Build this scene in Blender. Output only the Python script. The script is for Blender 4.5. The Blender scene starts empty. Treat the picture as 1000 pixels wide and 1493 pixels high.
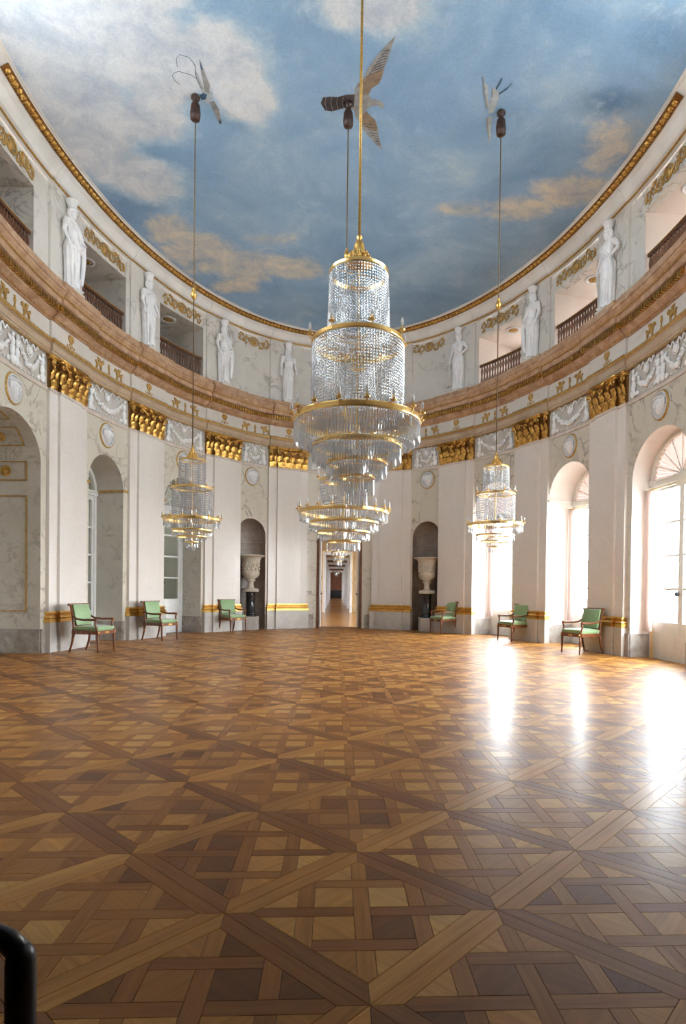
import bpy, bmesh, math, random
import numpy as np
from mathutils import Vector, Matrix

random.seed(7)
SC = bpy.context.scene
COL = SC.collection
R = math.radians

# ------------------------------------------------------------------ camera
YAW, PITCH, ROLL = R(2.5786), R(-0.70348), R(0.65794)
CAM = np.array([-0.144, 0.0, 1.3])
FPX, CX, CY = 880.0, 527.41, 869.0
_F = np.array([math.sin(YAW) * math.cos(PITCH), math.cos(YAW) * math.cos(PITCH), math.sin(PITCH)])
_R0 = np.array([math.cos(YAW), -math.sin(YAW), 0.0])
_U0 = np.cross(_R0, _F)
_c, _s = math.cos(ROLL), math.sin(ROLL)
_R = _c * _R0 + _s * _U0
_U = -_s * _R0 + _c * _U0
cam = bpy.data.cameras.new('camera')
cam.sensor_fit = 'HORIZONTAL'
cam.sensor_width = 36.0
cam.lens = 36.0 * FPX / 1000.0
cam.shift_x = (500.0 - CX) / 1000.0
cam.shift_y = (CY - 746.5) / 1000.0
cam.clip_start, cam.clip_end = 0.05, 400
camo = bpy.data.objects.new('camera', cam)
COL.objects.link(camo)
camo.matrix_world = Matrix(((_R[0], _U[0], -_F[0], CAM[0]), (_R[1], _U[1], -_F[1], CAM[1]),
                            (_R[2], _U[2], -_F[2], CAM[2]), (0, 0, 0, 1)))
SC.camera = camo

# ------------------------------------------------------------------ world (hazy bright sky)
W = bpy.data.worlds.new('sky')
SC.world = W
W.use_nodes = True
nt = W.node_tree
nt.nodes.clear()
tc = nt.nodes.new('ShaderNodeTexCoord')
sx = nt.nodes.new('ShaderNodeSeparateXYZ')
rp = nt.nodes.new('ShaderNodeValToRGB')
bg = nt.nodes.new('ShaderNodeBackground')
wo = nt.nodes.new('ShaderNodeOutputWorld')
nt.links.new(tc.outputs['Generated'], sx.inputs[0])
nt.links.new(sx.outputs['Z'], rp.inputs[0])
rp.color_ramp.elements[0].position = 0.0
rp.color_ramp.elements[0].color = (0.955, 0.97, 0.98, 1)
rp.color_ramp.elements[1].position = 1.0
rp.color_ramp.elements[1].color = (0.66, 0.83, 1.0, 1)
nt.links.new(rp.outputs[0], bg.inputs[0])
bg.inputs[1].default_value = 10.0
nt.links.new(bg.outputs[0], wo.inputs[0])

SC.view_settings.view_transform = 'Standard'
SC.view_settings.look = 'None'
SC.view_settings.gamma = 1.0
SC.view_settings.use_curve_mapping = False
SC.view_settings.exposure = 2.15
try:
    SC.cycles.use_denoising = True
    SC.cycles.max_bounces = 10
    SC.cycles.diffuse_bounces = 8
    SC.cycles.glossy_bounces = 4
    SC.cycles.transmission_bounces = 6
    SC.cycles.transparent_max_bounces = 24
    SC.cycles.caustics_reflective = False
    SC.cycles.caustics_refractive = False
    SC.cycles.sample_clamp_indirect = 8.0
except Exception:
    pass

# ------------------------------------------------------------------ plan of the oval hall
ZC, EA, EB = 10.5, 5.65, 9.2            # pilaster faces lie on this ellipse
TH = np.linspace(-math.pi, math.pi, 20001)
EX, EY = EA * np.sin(TH), ZC + EB * np.cos(TH)
ES = np.concatenate([[0], np.cumsum(np.hypot(np.diff(EX), np.diff(EY)))])
ES -= ES[10000]
SMAX = float(ES[-1])
WP = -0.12                              # wall face behind the pilasters

def frame(s):
    t = np.interp(s, ES, TH)
    x, y = EA * np.sin(t), ZC + EB * np.cos(t)
    nx, ny = -np.sin(t) / EA, -np.cos(t) / EB
    l = np.hypot(nx, ny)
    return x, y, nx / l, ny / l

def bendv(v):
    v = np.asarray(v, float).reshape(-1, 3)
    x, y, nx, ny = frame(v[:, 0])
    return np.stack([x + nx * v[:, 1], y + ny * v[:, 1], v[:, 2]], 1)

def wall_matrix(s, p, z, turn=0.0):
    x, y, nx, ny = (float(a) for a in frame(s))
    m = Matrix(((ny, nx, 0, x + nx * p), (-nx, ny, 0, y + ny * p), (0, 0, 1, z), (0, 0, 0, 1)))
    return m @ Matrix.Rotation(turn, 4, 'Z')

def pix(x, y, z):                       # where a sight line meets a level plane
    d = _F + _R * (x - CX) / FPX - _U * (y - CY) / FPX
    t = (z - CAM[2]) / d[2]
    return CAM + d * t

def project(P):
    d = np.asarray(P, float) - CAM
    w = d @ _F
    return CX + FPX * (d @ _R) / w, CY - FPX * (d @ _U) / w, w

# ------------------------------------------------------------------ mesh builder
class MB:
    def __init__(s):
        s.v = []
        s.f = []

    def add(s, vs, fs):
        o = len(s.v)
        s.v.extend([tuple(float(c) for c in a) for a in vs])
        s.f.extend([tuple(i + o for i in f) for f in fs])
        return s

    def grid(s, pts, nu, nv, closed_u=False):
        fs = []
        for j in range(nv - 1):
            for i in range(nu if closed_u else nu - 1):
                a = j * nu + i
                b = j * nu + (i + 1) % nu
                fs.append((a, b, b + nu, a + nu))
        return s.add(pts, fs)

    def box(s, a0, a1, b0, b1, c0, c1, n=1):
        pts, fs = [], []
        for i in range(n + 1):
            a = a0 + (a1 - a0) * i / n
            pts += [(a, b0, c0), (a, b1, c0), (a, b1, c1), (a, b0, c1)]
        for i in range(n):
            o = i * 4
            for k in range(4):
                fs.append((o + k, o + (k + 1) % 4, o + 4 + (k + 1) % 4, o + 4 + k))
        fs.append((0, 1, 2, 3))
        e = n * 4
        fs.append((e + 3, e + 2, e + 1, e))
        return s.add(pts, fs)

    def tube(s, path, rad, n=8, cap=True):
        path = [np.asarray(p, float) for p in path]
        m = len(path)
        if not hasattr(rad, '__len__'):
            rad = [rad] * m
        up = None
        pts = []
        for i in range(m):
            t = path[min(i + 1, m - 1)] - path[max(i - 1, 0)]
            t = t / (np.linalg.norm(t) + 1e-12)
            if up is None:
                up = np.array([0, 0, 1.0]) if abs(t[2]) < 0.9 else np.array([1.0, 0, 0])
            a = np.cross(t, up)
            a /= np.linalg.norm(a) + 1e-12
            b = np.cross(a, t)
            up = b
            for k in range(n):
                w = 2 * math.pi * k / n
                pts.append(path[i] + rad[i] * (math.cos(w) * a + math.sin(w) * b))
        o = len(s.v)
        s.grid(pts, n, m, True)
        if cap:
            s.f.append(tuple(o + k for k in range(n))[::-1])
            s.f.append(tuple(o + (m - 1) * n + k for k in range(n)))
        return s

    def lathe(s, prof, n=16, c=(0, 0, 0), flute=0, depth=0.0, rng=None):
        pts = []
        for idx, (r, z) in enumerate(prof):
            fl = flute and (rng is None or rng[0] <= z <= rng[1])
            for k in range(n):
                w = 2 * math.pi * k / n
                rr = r * (1 + (depth * math.cos(flute * w) if fl else 0))
                pts.append((c[0] + rr * math.cos(w), c[1] + rr * math.sin(w), c[2] + z))
        o = len(s.v)
        s.grid(pts, n, len(prof), True)
        s.f.append(tuple(o + k for k in range(n))[::-1])
        s.f.append(tuple(o + (len(prof) - 1) * n + k for k in range(n)))
        return s

    def ball(s, c, r, nu=8, nv=5, rot=None):
        if not hasattr(r, '__len__'):
            r = (r, r, r)
        pts = []
        for j in range(nv):
            ph = -math.pi / 2 + math.pi * (j + 0.5) / nv if nv > 3 else -math.pi / 2 * 0.7 + math.pi * 0.7 * j / (nv - 1)
            for i in range(nu):
                w = 2 * math.pi * i / nu
                q = Vector((r[0] * math.cos(ph) * math.cos(w), r[1] * math.cos(ph) * math.sin(w), r[2] * math.sin(ph)))
                if rot:
                    q = rot @ q
                pts.append((c[0] + q.x, c[1] + q.y, c[2] + q.z))
        t = Vector((0, 0, r[2]))
        if rot:
            t = rot @ t
        o = len(s.v)
        s.grid(pts, nu, nv, True)
        s.v += [(c[0] - t.x, c[1] - t.y, c[2] - t.z), (c[0] + t.x, c[1] + t.y, c[2] + t.z)]
        lo, hi = len(s.v) - 2, len(s.v) - 1
        for i in range(nu):
            s.f.append((lo, o + (i + 1) % nu, o + i))
            b = o + (nv - 1) * nu
            s.f.append((hi, b + i, b + (i + 1) % nu))
        return s

    def octa(s, c, r, h):
        x, y, z = c
        return s.add([(x + r, y, z), (x, y + r, z), (x - r, y, z), (x, y - r, z), (x, y, z + h), (x, y, z - h)],
                     [(0, 1, 4), (1, 2, 4), (2, 3, 4), (3, 0, 4), (1, 0, 5), (2, 1, 5), (3, 2, 5), (0, 3, 5)])

    def plate(s, pts2, fn, t0, t1):     # an outline (a, b) given depth from t0 to t1 by fn(a, b, t)
        n = len(pts2)
        vs = [fn(a, b, t0) for a, b in pts2] + [fn(a, b, t1) for a, b in pts2]
        fs = [tuple(range(n)), tuple(range(2 * n - 1, n - 1, -1))]
        fs += [(i, (i + 1) % n, n + (i + 1) % n, n + i) for i in range(n)]
        return s.add(vs, fs)

    def merge(s, o, f=None):
        return s.add([f(v) for v in o.v] if f else o.v, o.f)

    def mesh(s, name, bend=False, smooth=False, fix=True):
        me = bpy.data.meshes.new(name)
        v = bendv(s.v) if bend else s.v
        me.from_pydata([tuple(a) for a in v], [], s.f)
        if fix and len(s.f) < 60000:
            bm = bmesh.new()
            bm.from_mesh(me)
            bmesh.ops.recalc_face_normals(bm, faces=bm.faces)
            bm.to_mesh(me)
            bm.free()
        if smooth:
            me.polygons.foreach_set('use_smooth', [True] * len(me.polygons))
        me.update()
        return me

    def build(s, name, mat, parent=None, bend=False, smooth=False, fix=True, **kw):
        me = s.mesh(name, bend, smooth, fix)
        return link(name, me, mat, parent, **kw)

def link(name, me, mat=None, parent=None, label=None, cat=None, group=None, kind=None):
    if mat is not None and not me.materials:
        me.materials.append(mat)
    o = bpy.data.objects.new(name, me)
    COL.objects.link(o)
    if parent is not None:
        o.parent = parent
    tag(o, label, cat, group, kind)
    return o

def tag(o, label=None, cat=None, group=None, kind=None):
    if label:
        o['label'] = label
    if cat:
        o['category'] = cat
    if group:
        o['group'] = group
    if kind:
        o['kind'] = kind
    return o

def thing(name, label, cat, m=None, group=None, kind=None):
    o = bpy.data.objects.new(name, None)
    o.empty_display_size = 0.2
    COL.objects.link(o)
    if m is not None:
        o.matrix_world = m
    return tag(o, label, cat, group, kind)

def copy_tree(o, parent=None):
    c = o.copy()
    COL.objects.link(c)
    c.parent = parent
    for ch in list(o.children):
        copy_tree(ch, c)
    return c

# ------------------------------------------------------------------ materials
def mat_new(name):
    m = bpy.data.materials.new(name)
    m.use_nodes = True
    n = m.node_tree
    n.nodes.clear()
    out = n.nodes.new('ShaderNodeOutputMaterial')
    b = n.nodes.new('ShaderNodeBsdfPrincipled')
    n.links.new(b.outputs[0], out.inputs[0])
    return m, n, b, out

def nd(n, t, **kw):
    k = n.nodes.new(t)
    for a, v in kw.items():
        if a.startswith('i_'):
            key = a[2:]
            k.inputs[int(key) if key.isdigit() else key].default_value = v
        else:
            setattr(k, a, v)
    return k

def ramp(n, stops):
    r = n.nodes.new('ShaderNodeValToRGB')
    e = r.color_ramp.elements
    while len(e) < len(stops):
        e.new(0.5)
    for k, (p, c) in enumerate(stops):
        e[k].position = p
        e[k].color = tuple(c) + (1,) if len(c) == 3 else c
    return r

def mixc(n, a, b, fac, mode='MIX'):
    m = n.nodes.new('ShaderNodeMix')
    m.data_type = 'RGBA'
    m.blend_type = mode
    for k, val in ((6, a), (7, b), (0, fac)):
        sock = m.inputs[k]
        if hasattr(val, 'is_linked'):
            n.links.new(val, sock)
        elif k == 0:
            sock.default_value = val
        else:
            sock.default_value = tuple(val) + (1,)
    return m.outputs[2]

def plain(name, col, rough=0.5, metal=0.0, var=0.12, scale=6.0, bump=0.0, spec=0.5):
    m, n, b, out = mat_new(name)
    t = nd(n, 'ShaderNodeTexCoord')
    no = nd(n, 'ShaderNodeTexNoise', i_Scale=scale, i_Detail=5.0)
    n.links.new(t.outputs['Object'], no.inputs['Vector'])
    dark = tuple(c * (1 - 2 * var) for c in col)
    lite = tuple(min(1, c * (1 + var)) for c in col)
    r = ramp(n, [(0.3, dark), (0.7, lite)])
    n.links.new(no.outputs[0], r.inputs[0])
    n.links.new(r.outputs[0], b.inputs['Base Color'])
    b.inputs['Roughness'].default_value = rough
    b.inputs['Metallic'].default_value = metal
    b.inputs['Specular IOR Level'].default_value = spec
    if bump:
        bu = nd(n, 'ShaderNodeBump', i_Strength=bump, i_Distance=0.01)
        n.links.new(no.outputs[0], bu.inputs['Height'])
        n.links.new(bu.outputs[0], b.inputs['Normal'])
    return m

def marble(name, col, cloud, vein, scale=1.6, veins=0.6, rough=0.28, width=0.018, cloudamt=0.6, vscale=1.0):
    m, n, b, out = mat_new(name)
    t = nd(n, 'ShaderNodeTexCoord')
    n1 = nd(n, 'ShaderNodeTexNoise', i_Scale=scale, i_Detail=6.0, i_Roughness=0.6, i_Distortion=0.6)
    n2 = nd(n, 'ShaderNodeTexNoise', i_Scale=scale * 1.3 * vscale, i_Detail=6.0, i_Roughness=0.55, i_Distortion=0.7)
    n3 = nd(n, 'ShaderNodeTexNoise', i_Scale=scale * 30, i_Detail=3.0)
    n4 = nd(n, 'ShaderNodeTexNoise', i_Scale=scale * 0.9, i_Detail=3.0)
    for k in (n1, n2, n3, n4):
        n.links.new(t.outputs['Object'], k.inputs['Vector'])
    r1 = ramp(n, [(0.35, (0, 0, 0)), (0.68, (1, 1, 1))])
    n.links.new(n1.outputs[0], r1.inputs[0])
    mu = nd(n, 'ShaderNodeMath', operation='MULTIPLY', i_1=cloudamt)
    n.links.new(r1.outputs[0], mu.inputs[0])
    c1 = mixc(n, col, cloud, mu.outputs[0])
    r2 = ramp(n, [(0.5 - width * 1.6, (0, 0, 0)), (0.5, (1, 1, 1)), (0.5 + width, (0, 0, 0))])
    n.links.new(n2.outputs[0], r2.inputs[0])
    r4 = ramp(n, [(0.42, (0, 0, 0)), (0.62, (1, 1, 1))])
    n.links.new(n4.outputs[0], r4.inputs[0])
    mv = nd(n, 'ShaderNodeMath', operation='MULTIPLY')
    n.links.new(r2.outputs[0], mv.inputs[0])
    n.links.new(r4.outputs[0], mv.inputs[1])
    mw = nd(n, 'ShaderNodeMath', operation='MULTIPLY', i_1=veins)
    n.links.new(mv.outputs[0], mw.inputs[0])
    c2 = mixc(n, c1, vein, mw.outputs[0])
    r3 = ramp(n, [(0.3, (0.93, 0.93, 0.93)), (0.7, (1.04, 1.04, 1.04))])
    n.links.new(n3.outputs[0], r3.inputs[0])
    c3 = mixc(n, c2, r3.outputs[0], 1.0, 'MULTIPLY')
    n.links.new(c3, b.inputs['Base Color'])
    b.inputs['Roughness'].default_value = rough
    return m

M = {}
M['bay'] = marble('bay_marble', (0.65, 0.605, 0.515), (0.555, 0.50, 0.40), (0.24, 0.19, 0.15), 1.3, 0.8, 0.32, 0.026)
M['pilaster'] = marble('pilaster_stucco_marble', (0.77, 0.725, 0.68), (0.715, 0.665, 0.615), (0.45, 0.38, 0.33), 1.1, 0.10, 0.24)
M['attic'] = marble('attic_marble', (0.69, 0.665, 0.62), (0.59, 0.56, 0.51), (0.27, 0.25, 0.23), 1.5, 0.8, 0.35, 0.026)
M['frieze'] = marble('frieze_marble', (0.68, 0.64, 0.585), (0.58, 0.53, 0.48), (0.35, 0.3, 0.27), 2.0, 0.3, 0.3)
M['cornice'] = marble('cornice_red_marble', (0.57, 0.385, 0.245), (0.33, 0.165, 0.085), (0.68, 0.54, 0.40), 4.5, 0.5, 0.32, cloudamt=0.9)
M['architrave'] = marble('architrave_marble', (0.53, 0.41, 0.29), (0.38, 0.245, 0.15), (0.65, 0.55, 0.48), 2.2, 0.4, 0.3, cloudamt=0.75)
M['plinth'] = marble('plinth_grey_marble', (0.42, 0.38, 0.335), (0.18, 0.14, 0.11), (0.60, 0.56, 0.5), 3.6, 0.5, 0.3, 0.03, cloudamt=0.8)
M['plinthlite'] = marble('plinth_pale_marble', (0.60, 0.575, 0.54), (0.42, 0.39, 0.35), (0.30, 0.27, 0.24), 2.6, 0.5, 0.3, 0.025, cloudamt=0.6)
M['reveal'] = marble('reveal_marble', (0.63, 0.595, 0.53), (0.53, 0.49, 0.42), (0.26, 0.24, 0.205), 1.9, 0.6, 0.32, 0.024)
M['revealr'] = plain('reveal_plaster', (0.72, 0.64, 0.58), 0.55, var=0.05, scale=1.2)
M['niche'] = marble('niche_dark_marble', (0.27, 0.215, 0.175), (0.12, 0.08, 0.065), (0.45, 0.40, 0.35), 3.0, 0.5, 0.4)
M['plaster'] = plain('white_plaster', (0.80, 0.80, 0.81), 0.6, var=0.05, scale=3.0)
M['disc'] = plain('medallion_ground', (0.60, 0.60, 0.60), 0.6, var=0.04)  # white disc greyed behind the mask: relief shading put into the colour
M['cove'] = plain('cove_plaster', (0.82, 0.81, 0.79), 0.6, var=0.06, scale=2.0)
M['relief'] = plain('relief_plaster', (0.87, 0.87, 0.87), 0.6, var=0.08, scale=20.0)
M['swagbg'] = plain('swag_ground', (0.54, 0.50, 0.455), 0.6, var=0.05)
M['statue'] = plain('statue_plaster', (0.84, 0.845, 0.86), 0.55, var=0.04, scale=5.0)
M['string'] = plain('string_course_marble', (0.66, 0.57, 0.50), 0.35, var=0.07)
M['line'] = plain('dark_joint', (0.20, 0.15, 0.12), 0.6)
M['frame'] = plain('cream_paint', (0.72, 0.69, 0.62), 0.4, var=0.04)
M['framew'] = plain('white_paint', (0.80, 0.80, 0.79), 0.4, var=0.04)
M['brown'] = plain('brown_marbled_wood', (0.19, 0.085, 0.04), 0.35, var=0.25, scale=9.0)
M['rail'] = plain('walnut_rail', (0.14, 0.055, 0.022), 0.35, var=0.2, scale=14.0)
M['black'] = plain('black_metal', (0.015, 0.016, 0.018), 0.4)
M['column'] = marble('black_column_marble', (0.018, 0.018, 0.022), (0.03, 0.03, 0.038), (0.12, 0.12, 0.13), 3.0, 0.4, 0.16)
M['urn'] = marble('urn_marble', (0.60, 0.545, 0.455), (0.46, 0.41, 0.33), (0.3, 0.26, 0.2), 3.5, 0.3, 0.45)
M['mahogany'] = plain('mahogany', (0.20, 0.062, 0.020), 0.3, var=0.25, scale=18.0)
M['brass'] = plain('brass', (0.80, 0.56, 0.22), 0.28, metal=1.0, var=0.06)
M['rope'] = plain('gold_rope', (0.42, 0.25, 0.06), 0.45, metal=0.6, var=0.2, scale=40.0)
M['roped'] = plain('dark_rope', (0.16, 0.10, 0.045), 0.5, metal=0.3, var=0.2, scale=40.0)
M['tassel'] = plain('dark_tassel', (0.055, 0.022, 0.014), 0.5, var=0.4, scale=30.0)
M['ground'] = plain('pale_gravel', (0.50, 0.47, 0.42), 0.9, var=0.1, scale=0.5)
M['court'] = plain('gallery_wall', (0.50, 0.50, 0.46), 0.9, var=0.08, scale=0.3)
M['dark'] = plain('anteroom_paint', (0.10, 0.06, 0.04), 0.8)
M['damask'] = plain('red_brown_damask', (0.20, 0.07, 0.035), 0.7, var=0.15, scale=3.0)
M['curtain'] = plain('pale_pink_silk', (0.80, 0.70, 0.66), 0.7, var=0.04)
M['ivory'] = plain('candle_ivory', (0.80, 0.76, 0.68), 0.5)

def gold_mat(name, hi, lo, rough, scale, metal=1.0):
    m, n, b, out = mat_new(name)
    t = nd(n, 'ShaderNodeTexCoord')
    no = nd(n, 'ShaderNodeTexNoise', i_Scale=scale, i_Detail=5.0, i_Roughness=0.65)
    n.links.new(t.outputs['Object'], no.inputs['Vector'])
    r = ramp(n, [(0.32, lo), (0.6, hi)])
    n.links.new(no.outputs[0], r.inputs[0])
    n.links.new(r.outputs[0], b.inputs['Base Color'])
    b.inputs['Metallic'].default_value = metal
    b.inputs['Roughness'].default_value = rough
    bu = nd(n, 'ShaderNodeBump', i_Strength=0.25, i_Distance=0.01)
    n.links.new(no.outputs[0], bu.inputs['Height'])
    n.links.new(bu.outputs[0], b.inputs['Normal'])
    return m

M['gold'] = gold_mat('leaf_gold', (0.83, 0.52, 0.15), (0.42, 0.20, 0.045), 0.32, 14.0, 1.0)
M['goldbase'] = gold_mat('burnished_gold', (0.80, 0.50, 0.15), (0.62, 0.35, 0.085), 0.3, 5.0, 1.0)
M['goldshade'] = gold_mat('shade_painted_gilding', (0.34, 0.17, 0.05), (0.20, 0.085, 0.022), 0.45, 16.0, 0.7)  # darker gold for recessed beds: crevice shade put into the colour
M['golddull'] = gold_mat('worn_gold', (0.62, 0.40, 0.13), (0.36, 0.19, 0.05), 0.45, 22.0, 0.6)

def silk(name, a, b_):
    m, n, b, out = mat_new(name)
    t = nd(n, 'ShaderNodeTexCoord')
    v = nd(n, 'ShaderNodeTexVoronoi', i_Scale=16.0)
    n.links.new(t.outputs['Object'], v.inputs['Vector'])
    r = ramp(n, [(0.12, b_), (0.3, a)])
    n.links.new(v.outputs[0], r.inputs[0])
    n.links.new(r.outputs[0], b.inputs['Base Color'])
    b.inputs['Roughness'].default_value = 0.42
    b.inputs['Sheen Weight'].default_value = 0.4
    return m

M['silk'] = silk('green_silk', (0.23, 0.37, 0.17), (0.36, 0.44, 0.20))

def thin_glass(name, tint, reflect):
    m, n, b, out = mat_new(name)
    n.nodes.remove(b)
    tr = nd(n, 'ShaderNodeBsdfTransparent')
    tr.inputs[0].default_value = tuple(tint) + (1,)
    gl = nd(n, 'ShaderNodeBsdfGlossy')
    gl.inputs['Roughness'].default_value = 0.03
    fr = nd(n, 'ShaderNodeLayerWeight', i_Blend=0.5)
    pw = nd(n, 'ShaderNodeMath', operation='POWER', i_1=5.0)
    n.links.new(fr.outputs['Facing'], pw.inputs[0])
    ma = nd(n, 'ShaderNodeMath', operation='MULTIPLY_ADD', i_1=0.8 * reflect, i_2=0.05 * reflect)
    n.links.new(pw.outputs[0], ma.inputs[0])
    mx = nd(n, 'ShaderNodeMixShader')
    n.links.new(ma.outputs[0], mx.inputs[0])
    n.links.new(tr.outputs[0], mx.inputs[1])
    n.links.new(gl.outputs[0], mx.inputs[2])
    n.links.new(mx.outputs[0], out.inputs[0])
    return m

M['glass'] = thin_glass('window_glass', (0.96, 0.98, 0.98), 1.0)

def crystal_mat():
    m, n, b, out = mat_new('cut_crystal')
    tr = nd(n, 'ShaderNodeBsdfTransparent')
    tr.inputs[0].default_value = (0.97, 0.98, 1.0, 1)
    b.inputs['Base Color'].default_value = (0.60, 0.615, 0.64, 1)
    b.inputs['Roughness'].default_value = 0.06
    b.inputs['Specular IOR Level'].default_value = 1.0
    b.inputs['Coat Weight'].default_value = 1.0
    b.inputs['Coat Roughness'].default_value = 0.02
    b.inputs['Coat IOR'].default_value = 2.2
    b.inputs['Transmission Weight'].default_value = 0.0
    mx = nd(n, 'ShaderNodeMixShader', i_0=0.5)
    n.links.new(tr.outputs[0], mx.inputs[1])
    n.links.new(b.outputs[0], mx.inputs[2])
    n.links.new(mx.outputs[0], out.inputs[0])
    return m

M['crystal'] = crystal_mat()

def fabric_translucent(name, col, thru=0.4):
    m, n, b, out = mat_new(name)
    n.nodes.remove(b)
    d = nd(n, 'ShaderNodeBsdfDiffuse')
    d.inputs[0].default_value = tuple(col) + (1,)
    t = nd(n, 'ShaderNodeBsdfTranslucent')
    t.inputs[0].default_value = tuple(col) + (1,)
    mx = nd(n, 'ShaderNodeMixShader', i_0=thru)
    n.links.new(d.outputs[0], mx.inputs[1])
    n.links.new(t.outputs[0], mx.inputs[2])
    n.links.new(mx.outputs[0], out.inputs[0])
    return m

M['fan'] = fabric_translucent('pleated_fan_silk', (0.42, 0.31, 0.27), 0.12)
M['blind'] = fabric_translucent('added_blind_cloth', (0.66, 0.58, 0.53), 0.35)
M['facade'] = plain('pale_facade_render', (0.66, 0.63, 0.58), 0.8, var=0.05, scale=0.6)
M['curtaint'] = fabric_translucent('sheer_pink_silk', (0.72, 0.60, 0.56), 0.2)

def wood_floor():
    m, n, b, out = mat_new('oak_parquet')
    at = nd(n, 'ShaderNodeAttribute', attribute_name='tone')
    uv = nd(n, 'ShaderNodeUVMap')
    mp = nd(n, 'ShaderNodeMapping')
    mp.inputs['Scale'].default_value = (2.5, 38.0, 1.0)
    n.links.new(uv.outputs[0], mp.inputs[0])
    no = nd(n, 'ShaderNodeTexNoise', i_Scale=1.0, i_Detail=6.0, i_Roughness=0.65, i_Distortion=0.4)
    n.links.new(mp.outputs[0], no.inputs['Vector'])
    tcn = nd(n, 'ShaderNodeTexCoord')
    n2 = nd(n, 'ShaderNodeTexNoise', i_Scale=1.3, i_Detail=3.0)
    n.links.new(tcn.outputs['Object'], n2.inputs['Vector'])
    r = ramp(n, [(0.0, (0.095, 0.026, 0.006)), (0.45, (0.33, 0.122, 0.022)), (0.8, (0.56, 0.26, 0.052)), (1.0, (0.67, 0.39, 0.11))])
    n.links.new(at.outputs['Fac'], r.inputs[0])
    g = ramp(n, [(0.3, (0.72, 0.70, 0.68)), (0.7, (1.12, 1.12, 1.12))])
    n.links.new(no.outputs[0], g.inputs[0])
    c = mixc(n, r.outputs[0], g.outputs[0], 1.0, 'MULTIPLY')
    g2 = ramp(n, [(0.3, (0.86, 0.84, 0.82)), (0.7, (1.06, 1.06, 1.06))])
    n.links.new(n2.outputs[0], g2.inputs[0])
    c = mixc(n, c, g2.outputs[0], 1.0, 'MULTIPLY')
    n.links.new(c, b.inputs['Base Color'])
    rr = ramp(n, [(0.3, (0.42, 0.42, 0.42)), (0.75, (0.5, 0.5, 0.5))])
    n.links.new(n2.outputs[0], rr.inputs[0])
    n.links.new(rr.outputs[0], b.inputs['Roughness'])
    b.inputs['Specular IOR Level'].default_value = 0.2
    b.inputs['Coat Weight'].default_value = 0.17
    b.inputs['Coat Roughness'].default_value = 0.22
    bu = nd(n, 'ShaderNodeBump', i_Strength=0.06, i_Distance=0.004)
    n.links.new(no.outputs[0], bu.inputs['Height'])
    n.links.new(bu.outputs[0], b.inputs['Normal'])
    return m

M['floor'] = wood_floor()
M['subfloor'] = plain('dark_subfloor', (0.035, 0.014, 0.006), 0.5)
M['oak'] = plain('oak_boards', (0.46, 0.22, 0.06), 0.22, var=0.2, scale=4.0)

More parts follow.
